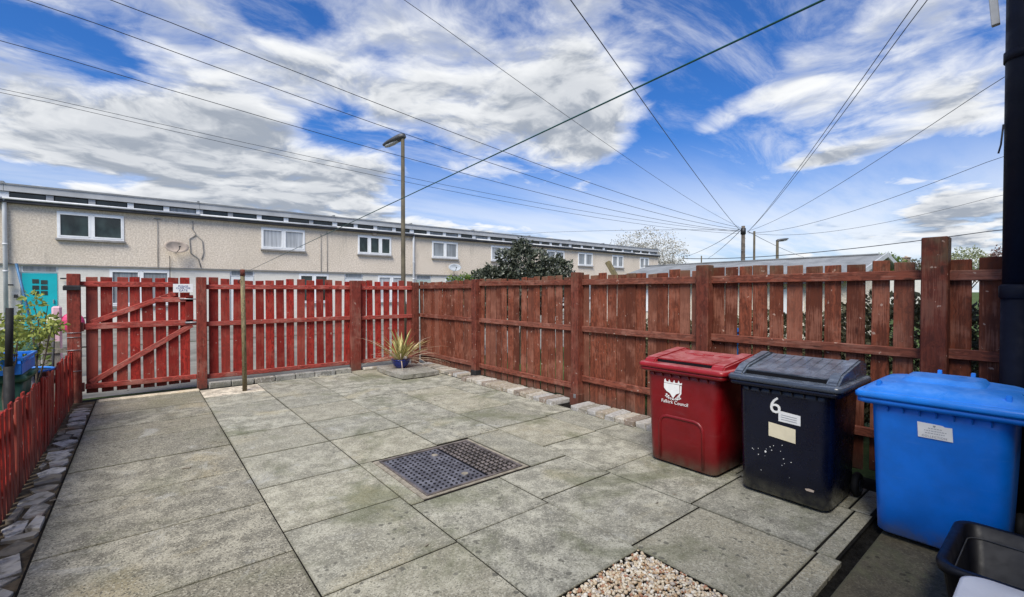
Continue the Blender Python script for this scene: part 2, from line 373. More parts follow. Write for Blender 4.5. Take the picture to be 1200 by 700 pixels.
M['pink'] = plain('pink plastic', (.62, .05, .16), .5, .3, 0, .12, 6)
M['palepink'] = plain('pale pink plastic', (.68, .42, .46), .5, .3, 0, .1, 6)
M['greytube'] = plain('light grey plastic', (.46, .47, .47), .5, .3, 0, .12, 6)
M['bluepole'] = plain('faded blue metal', (.05, .14, .26), .5, .4, .2, .3, 10)
M['pavebeyond'] = plain('pale concrete path', (.20, .19, .165), .9, .2, 0, .3, 1.2)
M['asphalt'] = plain('asphalt', (.065, .065, .065), .9, .2, 0, .2, 2)
def grassmat():
    mt, g, b = mat('lawn', .9, .15)
    P = g.n('ShaderNodeNewGeometry').outputs['Position']
    base = g.mix(g.ss(g.noise(P, .5, 8, .7), .35, .68), (.055, .085, .022, 1), (.11, .15, .045, 1))
    g.put(b.inputs['Base Color'], g.mix(g.ss(g.noise(P, 30, 5), .3, .7, 0, .5), base, (.035, .06, .02, 1)))
    bump(g, b, g.noise(P, 40, 4), .8, .03)
    return mt
M['lawn'] = grassmat()
M['bark'] = plain('grey bark', (.13, .105, .08), .9, .15, 0, .35, 9, .7)
M['darkleaf'] = leafmat('dark glossy leaves', (.026, .034, .022), (.13, .145, .10), .36, .6, .12)
M['freshleaf'] = leafmat('fresh green leaves', (.07, .12, .025), (.19, .26, .06), .5, .3, .3)
M['yellowleaf'] = leafmat('yellow green leaves', (.16, .20, .04), (.38, .42, .10), .5, .3, .3)
M['blossom'] = leafmat('white blossom and buds', (.26, .25, .20), (.66, .64, .58), .7, .2, .3)
M['hedge'] = leafmat('dense hedge leaves', (.055, .055, .028), (.17, .16, .09), .6, .3, .2)
M['redleaf'] = leafmat('dark red leaves', (.10, .045, .045), (.22, .13, .10), .6, .3, .2)
M['paleleaf'] = leafmat('pale spring leaves', (.17, .20, .09), (.40, .42, .25), .6, .3, .25)
M['spike'] = leafmat('striped yellow green strap leaves', (.20, .20, .06), (.62, .55, .24), .5, .3, .2)
M['deadleaf'] = leafmat('dry straw leaves', (.42, .32, .22), (.68, .56, .42), .7, .2, .2)
def gravelmat():
    mt, g, b = mat('cream garden gravel', .75, .3)
    at = g.n('ShaderNodeAttribute', attribute_name='tone').outputs['Fac']
    cr = g.n('ShaderNodeValToRGB'); g.put(cr.inputs[0], at); cr.color_ramp.interpolation = 'CONSTANT'
    e = cr.color_ramp.elements; e[0].color = (.58, .47, .33, 1); e[1].position = .25; e[1].color = (.66, .58, .44, 1)
    for p, c in ((.5, (.48, .33, .19, 1)), (.62, (.74, .70, .60, 1)), (.82, (.44, .40, .35, 1)), (.93, (.36, .17, .10, 1))):
        x = e.new(p); x.color = c
    P = g.n('ShaderNodeNewGeometry').outputs['Position']
    g.put(b.inputs['Base Color'], g.mix(g.ss(g.noise(P, 90, 4), .4, .7, 0, .3), cr.outputs[0], (.40, .32, .24, 1)))
    return mt
M['gravel'] = gravelmat()

# ------------------------------------------------------------------ mesh helpers
def tag(o, label=None, cat=None, group=None, kind=None):
    if label: o['label'] = label
    if cat: o['category'] = cat
    if group: o['group'] = group
    if kind: o['kind'] = kind
    return o
def empty(name, loc=(0, 0, 0), rz=0, parent=None):
    o = bpy.data.objects.new(name, None); COL.objects.link(o); o.location = loc; o.rotation_euler = (0, 0, rz)
    o.empty_display_size = .1
    if parent: o.parent = parent
    return o
def link(name, me, parent=None, loc=(0, 0, 0), rot=(0, 0, 0), scl=(1, 1, 1)):
    o = bpy.data.objects.new(name, me); COL.objects.link(o)
    o.location = loc; o.rotation_euler = rot; o.scale = scl
    if parent: o.parent = parent
    return o
class MB:
    def __init__(s): s.bm = bmesh.new()
    def box(s, c, d, rot=None, bev=0.):
        r = bmesh.ops.create_cube(s.bm, size=1.); vs = r['verts']
        mt = Matrix.Translation(c) @ ((rot.to_4x4() if rot else Matrix.Identity(4))) @ Matrix.Diagonal((d[0], d[1], d[2], 1))
        bmesh.ops.transform(s.bm, matrix=mt, verts=vs)
        if bev:
            es = list({e for v in vs for e in v.link_edges})
            bmesh.ops.bevel(s.bm, geom=es, offset=bev, segments=1, affect='EDGES')
        return s
    def beam(s, a, b, w, h, up=(0, 0, 1), bev=0.):
        a, b = Vector(a), Vector(b); d = b-a; x = d.normalized(); u = Vector(up)
        y = u.cross(x); y.normalize(); z = x.cross(y)
        return s.box((a+b)/2, (d.length, w, h), Matrix((x, y, z)).transposed(), bev)
    def tube(s, pts, r, n=8, caps=True):
        pts = [Vector(p) for p in pts]; rs = r if isinstance(r, (list, tuple)) else [r]*len(pts)
        rings = []; prev = None
        for i, p in enumerate(pts):
            t = (pts[min(i+1, len(pts)-1)]-pts[max(i-1, 0)]).normalized()
            if prev is None:
                a = Vector((0, 0, 1)) if abs(t.z) < .9 else Vector((1, 0, 0)); x = a.cross(t).normalized()
            else:
                x = (prev - t*prev.dot(t)).normalized()
            prev = x; y = t.cross(x)
            rings.append([s.bm.verts.new(p+(x*math.cos(2*math.pi*k/n)+y*math.sin(2*math.pi*k/n))*rs[i]) for k in range(n)])
        for A, B in zip(rings, rings[1:]):
            for k in range(n): s.bm.faces.new((A[k], A[(k+1) % n], B[(k+1) % n], B[k])).smooth = True
        if caps:
            s.bm.faces.new(rings[0][::-1]); s.bm.faces.new(rings[-1])
        return s
    def loft(s, secs, cap0=True, cap1=True, smooth=True):
        rings = [[s.bm.verts.new(p) for p in sec] for sec in secs]; n = len(rings[0])
        for A, B in zip(rings, rings[1:]):
            for k in range(n): s.bm.faces.new((A[k], A[(k+1) % n], B[(k+1) % n], B[k])).smooth = smooth
        if cap0: s.bm.faces.new(rings[0][::-1])
        if cap1: s.bm.faces.new(rings[-1])
        return s
    def prism(s, prof, a, b, plane='xz', bev=0.):
        """polygon profile extruded from a to b along the third axis"""
        f = {'xz': lambda p, t: (p[0], t, p[1]), 'yz': lambda p, t: (t, p[0], p[1]), 'xy': lambda p, t: (p[0], p[1], t)}[plane]
        A = [s.bm.verts.new(f(p, a)) for p in prof]; B = [s.bm.verts.new(f(p, b)) for p in prof]; n = len(prof)
        fs = [s.bm.faces.new(A), s.bm.faces.new(B[::-1])]
        for k in range(n): fs.append(s.bm.faces.new((A[(k+1) % n], A[k], B[k], B[(k+1) % n])))
        if bev:
            es = list({e for q in fs for e in q.edges})
            bmesh.ops.bevel(s.bm, geom=es, offset=bev, segments=2, affect='EDGES', clamp_overlap=True)
        return s
    def mesh(s, name, m_):
        bmesh.ops.recalc_face_normals(s.bm, faces=s.bm.faces)
        me = bpy.data.meshes.new(name); s.bm.to_mesh(me); s.bm.free()
        for q in (m_ if isinstance(m_, list) else [m_]): me.materials.append(q)
        return me
    def build(s, name, m_, parent=None, loc=(0, 0, 0), rot=(0, 0, 0)):
        return link(name, s.mesh(name, m_), parent, loc, rot)
def rrect(cx, cy, w, d, r, z, n=5):
    """rounded rectangle section, w along y and d along x"""
    out = []
    for (sx, sy, a0) in ((1, 1, 0), (-1, 1, 90), (-1, -1, 180), (1, -1, 270)):
        for k in range(n):
            a = R_(a0+90*k/(n-1)); out.append((cx+sx*(d/2-r)+r*math.cos(a), cy+sy*(w/2-r)+r*math.sin(a), z))
    return out
def texted(s, size, m_, parent, mtx, name='lettering', extrude=.0006, space=1.):
    cu = bpy.data.curves.new(name, 'FONT'); cu.body = s; cu.size = size; cu.extrude = extrude
    cu.align_x = 'CENTER'; cu.align_y = 'CENTER'; cu.space_character = space; cu.resolution_u = 3
    tmp = bpy.data.objects.new(name, cu); COL.objects.link(tmp)
    dg = bpy.context.evaluated_depsgraph_get(); dg.update()
    me = bpy.data.meshes.new_from_object(tmp.evaluated_get(dg)); bpy.data.objects.remove(tmp)
    me.materials.clear(); me.materials.append(m_); me.name = name
    me.transform(mtx)
    return link(name, me, parent)
def pydata(name, vs, fs, m_, parent=None, tones=None, smooth=False):
    me = bpy.data.meshes.new(name); me.from_pydata(vs, [], fs); me.materials.append(m_)
    if tones:
        at = me.attributes.new('tone', 'FLOAT', 'FACE'); at.data.foreach_set('value', tones)
    if smooth: me.polygons.foreach_set('use_smooth', [True]*len(fs))
    me.update()
    return link(name, me, parent)
def leaves(blobs, n, size, rnd, aspect=.55, shell=.5, droop=.2):
    """many small folded leaves spread in ellipsoid clumps (cx,cy,cz,rx,ry,rz)"""
    vs, fs, tn = [], [], []
    wts = [b[3]*b[4]*b[5] for b in blobs]; wts = [w**.75 for w in wts]
    for i in range(n):
        b = rnd.choices(blobs, wts)[0]
        while True:
            d = Vector((rnd.uniform(-1, 1), rnd.uniform(-1, 1), rnd.uniform(-1, 1)))
            if .01 < d.length < 1: break
        rr = d.length**shell; d = d.normalized()*rr
        lump = 1+.22*math.sin(d.x*7+b[0]*3)*math.sin(d.y*6+b[1]*5)+.12*math.sin(d.z*11+b[2])
        p = Vector((b[0]+d.x*b[3]*lump, b[1]+d.y*b[4]*lump, b[2]+d.z*b[5]*lump))
        L = size*rnd.uniform(.6, 1.35); W = L*aspect
        ax = (d+Vector((rnd.gauss(0, .6), rnd.gauss(0, .6), rnd.gauss(0, .6)-droop))).normalized()
        s_ = ax.cross(Vector((rnd.gauss(0, 1), rnd.gauss(0, 1), rnd.gauss(0, 1)+.5))).normalized(); nrm = ax.cross(s_)
        k = len(vs)
        vs += [p, p+ax*L*.5+s_*W*.5+nrm*L*.08, p+ax*L, p+ax*L*.5-s_*W*.5+nrm*L*.08]
        fs += [(k, k+1, k+2), (k, k+2, k+3)]
        t = rnd.random(); tn += [t, min(1, t+.12)]
    return [tuple(v) for v in vs], fs, tn
def branches(mb, p, d, L, r, depth, rnd, tips, spread=.55, n=5, kids=(2, 3)):
    q = p+d*L*.5+Vector((rnd.gauss(0, .03), rnd.gauss(0, .03), 0))*L; e = p+d*L
    mb.tube([p, q, e], [r, r*.82, r*.62], n, False)
    if depth == 0: tips.append(e); return
    tips.append(e) if depth <= 1 else None
    for i in range(rnd.randint(*kids)):
        nd = (d+Vector((rnd.gauss(0, spread), rnd.gauss(0, spread), rnd.gauss(.05, spread*.6)))).normalized()
        branches(mb, e if i else q.lerp(e, .9), nd, L*rnd.uniform(.62, .85), r*.62, depth-1, rnd, tips, spread, max(3, n-1), kids)
def tree(name, base, h, crown, n, size, lm, label, cat='tree', group=None, seed=1, stems=1, shell=.5, aspect=.55, depth=3, tips_leaf=0, bl=.36, cl=1., sp=.55):
    rnd = random.Random(seed); o = empty(name, base); tag(o, label, cat, group)
    mb = MB(); tips = []
    for s in range(stems):
        a = rnd.uniform(0, 6.28); d = Vector((math.cos(a)*.25*(stems > 1), math.sin(a)*.25*(stems > 1), 1)).normalized()
        branches(mb, Vector((math.cos(a)*.08*(stems > 1), math.sin(a)*.08*(stems > 1), -.05)), d, h*bl, (h*.022+.012)*cl, depth, rnd, tips, sp)
    mb.build('trunk', M['bark'], o)
    if tips_leaf:
        blobs = [(t.x, t.y, t.z, tips_leaf, tips_leaf, tips_leaf*.8) for t in tips]
        if crown: blobs += crown
    else: blobs = crown
    vs, fs, tn = leaves(blobs, n, size, rnd, aspect, shell)
    pydata('crown', vs, fs, lm, o, tn)
    return o

# ------------------------------------------------------------------ setting: ground
def ground_z(x, y):
    t = min(1, max(0, (y-11)/8)); return -.06+(t*t*(3-2*t))*.38
def build_ground():
    ys = [-1500, -40, 10.4, 11, 12, 13, 14, 15, 16, 17, 18, 19, 20, 60, 1500]; xs = [-1500, -60, -20, 0, 20, 60, 120, 1500]
    vs = [(x, y, ground_z(x, y)) for y in ys for x in xs]; n = len(xs)
    fs = [(j*n+i, j*n+i+1, (j+1)*n+i+1, (j+1)*n+i) for j in range(len(ys)-1) for i in range(n-1)]
    o = pydata('ground', vs, fs, M['lawn']); tag(o, kind='structure')
    def sheet(name, x0, x1, y0, y1, m_, dz):
        yy = [y0+(y1-y0)*i/8 for i in range(9)]
        o = pydata(name, [(x, y, ground_z(x, y)+dz) for y in yy for x in (x0, x1)], [(2*j, 2*j+1, 2*j+3, 2*j+2) for j in range(8)], m_)
        return tag(o, kind='structure')
    sheet('footpath', -40, 60, 10.25, 16.4, M['pavebeyond'], .008)
    sheet('front_gardens', -2.2, 60, 16.5, 23.8, M['pavebeyond'], .008)
    o = pydata('neighbour_yard', [(-9, -1, -.045), (-.86, -1, -.045), (-.86, 9.9, -.045), (-9, 9.9, -.045)], [(0, 1, 2, 3)], M['pavebeyond']); tag(o, kind='structure')
build_ground()

# ------------------------------------------------------------------ patio of slabs
def build_patio():
    root = MB().box((2.2, 4.2, -.055), (6.1, 11.6, .05)).build('patio', M['joint']); tag(root, kind='structure')
    for x0, x1, y0, y1 in ((-.57, 1.665, -.6, 9.72), (2.55, 5.1, .93, 9.8), (1.665, 2.55, -.6, .865), (1.665, 2.55, 1.805, 3.36), (1.665, 2.55, 4.42, 9.8)):
        MB().box(((x0+x1)/2, (y0+y1)/2, -.021), (x1-x0, y1-y0, .030)).build('joint_filling', M['joint'], root)
    rnd = random.Random(3); T = .05; cols = []
    def slab(x0, x1, y0, y1, m_, dz=0, holes=None):
        j = .0050
        w, h = x1-x0-2*j, y1-y0-2*j-.005
        mb = MB(); mb.box((0, 0, 0), (w, h, T), None, .0025)
        o = mb.build('paving_slab', m_, root, ((x0+x1)/2, (y0+y1)/2, -T/2+dz+rnd.uniform(-.003, .003)), (rnd.uniform(-.002, .002), rnd.uniform(-.002, .002), rnd.uniform(-.0025, .0025)))
        return o
    y0s = [-.6, .55, 1.42, 2.32, 3.24, 4.14, 5.03, 5.94, 6.86, 7.6, 8.5, 9.12, 9.72]
    for a, b in zip(y0s, y0s[1:]): slab(-.56, .77, a, b, M['slabagg'])
    rows1 = [-.6, .0, .87, 1.76, 2.64, 3.53, 4.43, 5.36, 6.28, 7.22, 8.0, 8.82]
    for a, b in zip(rows1, rows1[1:]): slab(.77, 1.665, a, b, M['slab'])
    o = slab(.77, 1.665, 8.82, 9.52, M['slabpale'], .003); o['label'] = 'pale buff slab at the foot of the clothes pole'
    # column 2: gravel bed between y .87 and 1.80, manhole cut into the slabs above
    for a, b in [(-.6, 0), (0, .87), (1.80, 2.67)]: slab(1.665, 2.55, a, b, M['slab'])
    slab(1.665, 2.55, 2.67, 3.33, M['slab']); slab(1.665, 1.79, 3.33, 4.45, M['slab'])
    for a, b in [(4.45, 5.37), (5.37, 6.28), (6.28, 7.2), (7.2, 8.1), (8.1, 8.95), (8.95, 9.66)]: slab(1.665, 2.55, a, b, M['slab'])
    # column 3
    for a, b in [(.90, 1.04), (1.04, 1.86), (1.86, 2.75), (2.75, 3.33)]:
        slab(2.55, 3.43, a, b, M['slab'] if a > .85 else M['oldcon'], 0 if a > .85 else -.012)
    slab(2.95, 3.43, 3.33, 4.47, M['slab'])
    for a, b in [(4.47, 5.38), (5.38, 6.3), (6.3, 7.2), (7.2, 8.1), (8.1, 8.95), (8.95, 9.7)]: slab(2.55, 3.43, a, b, M['slab'])
    for a, b in [(.94, 1.06), (1.06, 1.93), (1.93, 2.80), (2.80, 3.68), (3.68, 4.53), (4.53, 5.4), (5.4, 6.3), (6.3, 7.2), (7.2, 8.1), (8.1, 8.95), (8.95, 9.8)]:
        slab(3.43, 4.32, a, b, M['slab'])
    for a, b in [(.96, 1.10), (1.10, 1.98), (1.98, 2.86), (2.86, 3.7), (3.7, 4.58), (4.58, 5.45), (5.45, 6.3), (6.3, 7.2), (7.2, 8.1), (8.1, 9.0), (9.0, 9.8)]:
        slab(4.32, 4.86, a, b, M['slab'])
    o = MB().box((3.86, .12, -.037), (2.60, 1.46, .05), None, .006).build('concrete_base', M['oldcon'], root); 
    # gravel bed
    rnd = random.Random(11); vs, fs, tn = [], [], []
    ico = bmesh.new(); bmesh.ops.create_icosphere(ico, subdivisions=1, radius=1)
    iv = [v.co.copy() for v in ico.verts]; ifc = [[v.index for v in f.verts] for f in ico.faces]; ico.free()
    for i in range(5200):
        x, y = rnd.uniform(1.662, 2.553), rnd.uniform(.870, 1.806)
        s = rnd.uniform(.007, .015); q = Matrix.Rotation(rnd.uniform(0, 6.3), 3, Vector((rnd.gauss(0, .3), rnd.gauss(0, .3), 1)).normalized())
        S = (s*rnd.uniform(.9, 1.5), s*rnd.uniform(.7, 1.1), s*rnd.uniform(.5, .85)); z = -.030+rnd.uniform(0, .024)
        k = len(vs)
        for v in iv:
            p = q @ Vector((v.x*S[0], v.y*S[1], v.z*S[2]))*rnd.uniform(.82, 1.12); vs.append((min(2.556, x+p.x), y+p.y, z+p.z))
        fs += [tuple(k+a for a in f) for f in ifc]; t = rnd.random(); tn += [t]*len(ifc)
    g_ = pydata('gravel', vs, fs, M['gravel'], None, tn, True)
    tag(g_, 'cream pebble gravel filling the missing slab', 'gravel', kind='stuff')
    # moss and dirt crumbs in the wide gap by the dark concrete base
    vs, fs = [], []
    for i in range(420):
        x = rnd.uniform(2.6, 5.0); y = .87+(x-2.9)*.035+rnd.gauss(0, .018); s = rnd.uniform(.004, .012); z = -.028
        k = len(vs); vs += [(x-s, y-s, z), (x+s, y-s*.6, z), (x+s*.7, y+s, z), (x-s*.5, y+s*.8, z), (x, y, z+s)]
        fs += [(k, k+1, k+4), (k+1, k+2, k+4), (k+2, k+3, k+4), (k+3, k, k+4)]
    o = pydata('joint_debris', vs, fs, M['joint'], root); o['kind'] = 'stuff'
    # white chips and flecks lying about
    fl = MB()
    for (px, py, s) in ((218, 549, .035), (150, 438+20, .02), (62, 587, .02), (770, 590, .012), (790, 580, .012), (500, 640, .015), (510, 470, .02)):
        d = ray(px, py); p = EYE + d*(-EYE.z/d.z)
        fl.box((p.x, p.y, .006), (s*2, s*.7, .006), Matrix.Rotation(rnd.uniform(0, 3), 3, 'Z'))
    fl.build('paint_flecks', M['mortar'], root)['kind'] = 'stuff'
build_patio()

def build_cover():
    o = empty('manhole_cover', (2.365, 3.89, 0)); tag(o, 'square steel manhole cover set in the patio slabs', 'manhole cover')
    hx, hy = .525, .50
    mb = MB()
    for s in (-1, 1):
        mb.box((0, s*(hy+.016), -.007), (2*hx+.10, .030, .012)); mb.box((s*(hx+.024), 0, -.007), (.046, 2*hy, .012))
    mb.box((0, 0, -.035), (2*hx+.08, 2*hy+.08, .02))
    mb.build('mortar_bed', M['mortar'], o)
    mb = MB(); t = .022
    for s in (-1, 1):
        mb.box((0, s*(hy-t/2), -.002), (2*hx, t, .022), None, .003); mb.box((s*(hx-t/2), 0, -.002), (t, 2*hy-2*t, .022), None, .003)
    mb.build('frame', M['rustcover'], o)
    # blue grey pressed plate with small oval lugs and two key holes
    x0, x1 = -hx+.028, .115; mb = MB(); mb.box(((x0+x1)/2, 0, -.012), (x1-x0, 2*hy-.056, .02))
    holes = [(.0, .30), (-.02, -.30)]
    nx, ny = 11, 16; lug = MB()
    for i in range(nx):
        for j in range(ny):
            x = x0+.04+(x1-x0-.08)*i/(nx-1); y = -hy+.07+(2*hy-.14)*j/(ny-1)
            if any((x-a)**2+(y-b)**2 < .062**2 for a, b in holes): continue
            lug.tube([(x, y, -.002), (x, y, .0045)], [.0125, .011], 8)
    for v in lug.bm.verts: v.co.x = v.co.x
    P_ = mb.build('steel_plate', M['steelcover'], o); l_ = lug.build('lug', M['slot'], P_); l_['kind'] = 'stuff'
    for a, b in holes:
        mb = MB(); mb.tube([(a, b, -.004), (a, b, .004)], [.052, .046], 18); h = mb.build('keyhole_ring', M['steelcover'], o)
        MB().tube([(a, b, .0042), (a, b, .0052)], .033, 16).build('keyhole_fill', M['mortar'], h)
    # rusted plate with large square lugs
    x0, x1 = .130, hx-.028; mb = MB(); q_ = MB().box(((x0+x1)/2, 0, -.016), (x1-x0, 2*hy-.056, .014)).build('iron_plate', M['slot'], o)
    nx, ny = 6, 14
    for i in range(nx):
        for j in range(ny):
            x = x0+.032+(x1-x0-.064)*i/(nx-1); y = -hy+.064+(2*hy-.128)*j/(ny-1)
            mb.box((x, y, -.001), (.037, .044, .018), None, .006)
    mb.build('square_lug', M['rustcover'], q_)['kind'] = 'stuff'
build_cover()

def build_edgings():
    # crazy stone strip along the low picket fence
    bed = MB().box((-.70, 4.6, -.035), (.28, 10.2, .04)).build('stone_edging', M['soil'])
    tag(bed, kind='structure')
    rnd = random.Random(5); y = .6
    while y < 9.3:
        L = rnd.uniform(.10, .34)
        xs = [-.80, rnd.uniform(-.74, -.64), -.575] if rnd.random() < .45 else [-.80 + rnd.uniform(0, .04), -.575]
        for a, b in zip(xs, xs[1:]):
            cx, cy = (a+b)/2, y+L/2; n = rnd.randint(4, 6); prof = []; a0 = rnd.uniform(0, 6)
            for k in range(n):
                t = a0+2*math.pi*(k+rnd.uniform(-.32, .32))/n; q = rnd.uniform(.92, 1.3)
                prof.append((max(a+.004, min(b-.004, cx+(b-a)*.56*q*math.cos(t))), max(y+.005, min(y+L-.005, cy+L*.52*q*math.sin(t)))))
            mb = MB(); mb.prism(prof, -.03, 0, 'xy', .0015)
            mb.build('stone', M['stone'], bed, (0, 0, rnd.uniform(-.006, .014)), (0, 0, 0))
        y += L*rnd.uniform(.90, 1.0)
    # bricks laid as headers along the right fence
    row = empty('brick_edging', (4.9, 5.5, 0)); tag(row, 'row of worn loose bricks laid along the foot of the brown fence', 'brick edging')
    var = []
    for i in range(7):
        mb = MB(); mb.box((0, 0, 0), (.40, .148, .075), None, .010)
        for v in mb.bm.verts: v.co += Vector((rnd.gauss(0, .005), rnd.gauss(0, .003), rnd.gauss(0, .004)))
        var.append(mb.mesh('brick', M['brickmix']))
    yy = 9.4
    while yy > 1.9:
        if not (4.60 < yy < 4.83 or 7.38 < yy < 7.58):
            off = 0 if yy < 4.6 else (-.02 if yy < 7.4 else .06)
            if yy < 8.3 or True:
                link('brick', rnd.choice(var), row, (4.99+off+rnd.gauss(0, .010)-4.9+(.03 if yy > 8.5 else 0), yy-5.5, .034+rnd.uniform(-.006, .006)), (0, rnd.gauss(0, .02), rnd.gauss(0, .04)), (rnd.uniform(.9, 1.05), 1, 1))
        yy -= .158
    # kerb stones along the back fence
    row = empty('kerb_edging', (2.2, 9.65, 0)); tag(row, 'row of pale kerb blocks under the red back fence', 'kerb')
    xs = [.92, 1.26, 1.62, 1.98, 2.34, 2.70, 3.10, 3.44]
    for a, b in zip(xs, xs[1:]):
        mb = MB(); mb.box((0, 0, 0), (b-a-.012, .13, .11), None, .012)
        for v in mb.bm.verts: v.co += Vector((rnd.gauss(0, .004), rnd.gauss(0, .003), rnd.gauss(0, .003)))
        mb.build('kerb_block', M['brickmix'] if rnd.random() < .3 else M['rough'], row, ((a+b)/2-2.2, rnd.gauss(0, .008), .045), (0, 0, rnd.gauss(0, .012)))
    for x, w in ((3.85, .22), (4.03, .2)):
        mb = MB(); mb.box((0, 0, 0), (w, .12, .06), None, .014); mb.build('kerb_block', M['brickmix'], row, (x-2.2, .08, .03), (0, 0, rnd.gauss(0, .08)))
    MB().box((.12, 9.55, .006), (1.3, .16, .03), None, .01).build('gate_threshold', M['slabpale'])
    tag(bpy.data.objects['gate_threshold'], 'pale worn threshold strip under the red gate', 'threshold')
    # thick broken slab in the corner
    prof = []
    c = [(3.90, 8.16), (4.30, 8.14), (4.72, 8.18), (4.76, 8.8), (4.80, 9.42), (4.35, 9.52), (3.95, 9.56), (3.88, 8.9)]
    for i, (x, y) in enumerate(c):
        x2, y2 = c[(i+1) % len(c)]
        for t in (0, .25, .5, .75): prof.append((x+(x2-x)*t+rnd.gauss(0, .012), y+(y2-y)*t+rnd.gauss(0, .012)))
    mb = MB(); mb.prism(prof, .012, .095, 'xy', .010); o = mb.build('concrete_slab', M['rough']); tag(o, 'thick broken concrete slab lying in the fence corner', 'concrete slab')
    for (x, y, s, l) in ((4.92, 8.15, .055, 'white rock fragment beside the corner slab'), (4.86, 7.98, .035, 'small grey rock fragment in front of the corner slab')):
        mb = MB(); bmesh.ops.create_icosphere(mb.bm, subdivisions=2, radius=s)
        for v in mb.bm.verts: v.co *= rnd.uniform(.75, 1.15); v.co.z *= .7
        r = mb.build('rock', M['slabpale'], None, (x, y, s*.5)); tag(r, l, 'rock')
build_edgings()

# ------------------------------------------------------------------ fences
def boardset(w, h, t, m_, n=6, seed=1, bow=.004):
    rnd = random.Random(seed); out = []
    for i in range(n):
        mb = MB(); mb.box((0, 0, 0), (w*rnd.uniform(.93, 1.07), t, h), None, .004)
        bmesh.ops.bisect_plane(mb.bm, geom=mb.bm.verts[:]+mb.bm.edges[:]+mb.bm.faces[:], plane_co=(0, 0, 0), plane_no=(0, 0, 1))
        for v in mb.bm.verts:
            v.co.z += h/2; k = v.co.z/h
            v.co.x += math.sin(k*3.1)*rnd.choice((-1, 1))*bow*.5; v.co.z += (v.co.x/w)*rnd.uniform(-.012, .012)
        out.append(mb.mesh('board', m_))
    return out
NAILS = []
def build_back_fence():
    rnd = random.Random(21); Y = 9.92
    f = empty('red_fence', (2.9, Y, 0)); tag(f, 'bright red slatted timber fence along the back of the patio', 'fence')
    L = f.location
    def post(x, h, w, m_, par=f, d=.13):
        mb = MB(); mb.box((0, 0, h/2-.1), (w, d, h+.2), None, .008); mb.build('post', m_, par, (x-L.x, -.05, 0), (0, 0, rnd.gauss(0, .01)))
    post(-.815, 1.99, .155, M['postred']); post(.84, 1.97, .15, M['postred']); post(3.62, 1.95, .215, M['postred'])
    post(5.05, 1.93, .14, M['postbrn'], d=.16)
    bs = boardset(.147, 1.80, .018, M['red'], 7, 4)
    for (xa, xb, n) in ((1.02, 3.46, 14), (3.80, 4.93, 7)):
        for i in range(n):
            x = xa+(xb-xa)*i/(n-1)
            link('board', rnd.choice(bs), f, (x-L.x+rnd.gauss(0, .006), .012, .14+rnd.uniform(-.02, .02)), (rnd.gauss(0, .004), rnd.gauss(0, .006), 0), (1 if n > 8 else .93, 1, rnd.uniform(.995, 1.01)))
    for (xa, xb) in ((.92, 3.51), (3.73, 4.98)):
        for z in (1.80, 1.13, .17):
            mb = MB(); mb.box((0, 0, 0), (xb-xa, .045, .085), None, .006)
            mb.build('rail', M['red_h'], f, ((xa+xb)/2-L.x, -.022, z+rnd.uniform(-.006, .006)), (0, rnd.gauss(0, .003), 0))
    # the gate
    g = empty('garden_gate', (0, Y, 0)); tag(g, 'red ledged and braced timber gate carrying a small notice', 'gate')
    bs = boardset(.142, 1.86, .018, M['red'], 5, 9)
    for i, x in enumerate([-.62, -.435, -.255, -.08, .095, .265, .435, .60]):
        link('board', bs[i % 5], g, (x, .012, .09+rnd.uniform(-.012, .012)), (0, rnd.gauss(0, .005), 0), (1, 1, 1))
    def rail(a, b, h=.085, y=-.024, m_='red_h', t=.045):
        a, b = Vector((a[0], y, a[1])), Vector((b[0], y, b[1])); d = b-a
        mb = MB(); mb.box((0, 0, 0), (d.length, t, h), None, .006)
        mb.build('ledge', M[m_], g, (a+b)/2, (0, -math.atan2(d.z, d.x), 0))
    rail((-.74, 1.83), (.45, 1.83)); rail((.18, 1.57), (.72, 1.57), .085); rail((-.74, 1.155), (.76, 1.165), .10); rail((-.70, .20), (.76, .19), .085)
    o = None
    for (a, b) in (((-.62, 1.215), (.47, 1.68)), ((-.64, .25), (.70, 1.12))):
        a3, b3 = Vector((a[0], -.020, a[1])), Vector((b[0], -.020, b[1])); d = b3-a3
        mb = MB(); mb.box((0, 0, 0), (d.length, .036, .085), None, .006); mb.build('brace', M['red_h'], g, (a3+b3)/2, (0, -math.atan2(d.z, d.x), 0))
    mb = MB(); mb.box((0, 0, 0), (.115, .045, .50), None, .006); mb.build('stile', M['red_h'], g, (.665, -.024, 1.40), (0, R_(90), 0)); 
    g.children[-1].rotation_euler = (0, 0, 0); g.children[-1].data.materials[0] = M['red']
    mb = MB(); mb.tube([(.52, -.062, 1.585), (.86, -.062, 1.575)], .010, 8); mb.box((.80, -.06, 1.58), (.03, .02, .05)); mb.build('latch_bolt', M['galv'], g)
    mb = MB(); mb.tube([(.60, -.062, 1.165), (.90, -.062, 1.165)], .008, 8); mb.box((.68, -.05, 1.165), (.16, .008, .035), None, .002); mb.build('hasp', M['galv'], g)
    mb = MB()
    for z in (1.155, .20): mb.box((-.755, -.05, z), (.10, .05, .14), None, .004)
    mb.build('hinge_block', M['postred'], g)
    # notice
    n = empty('gate_sign', (.575, Y-.075, 1.77)); tag(n, 'small white notice reading please close the gate, on the red gate', 'sign')
    MB().box((0, 0, 0), (.285, .006, .148), None, .002).build('plate', M['sticker'], n)
    mt = Matrix.Translation((0, -.0045, 0)) @ Matrix.Rotation(R_(90), 4, 'X')
    for t, z, s in (('PLEASE', .034, .046), ('CLOSE THE', .0, .040), ('GATE', -.040, .050)):
        texted(t, s, M['blueink'], n, Matrix.Translation((0, 0, z)) @ mt)
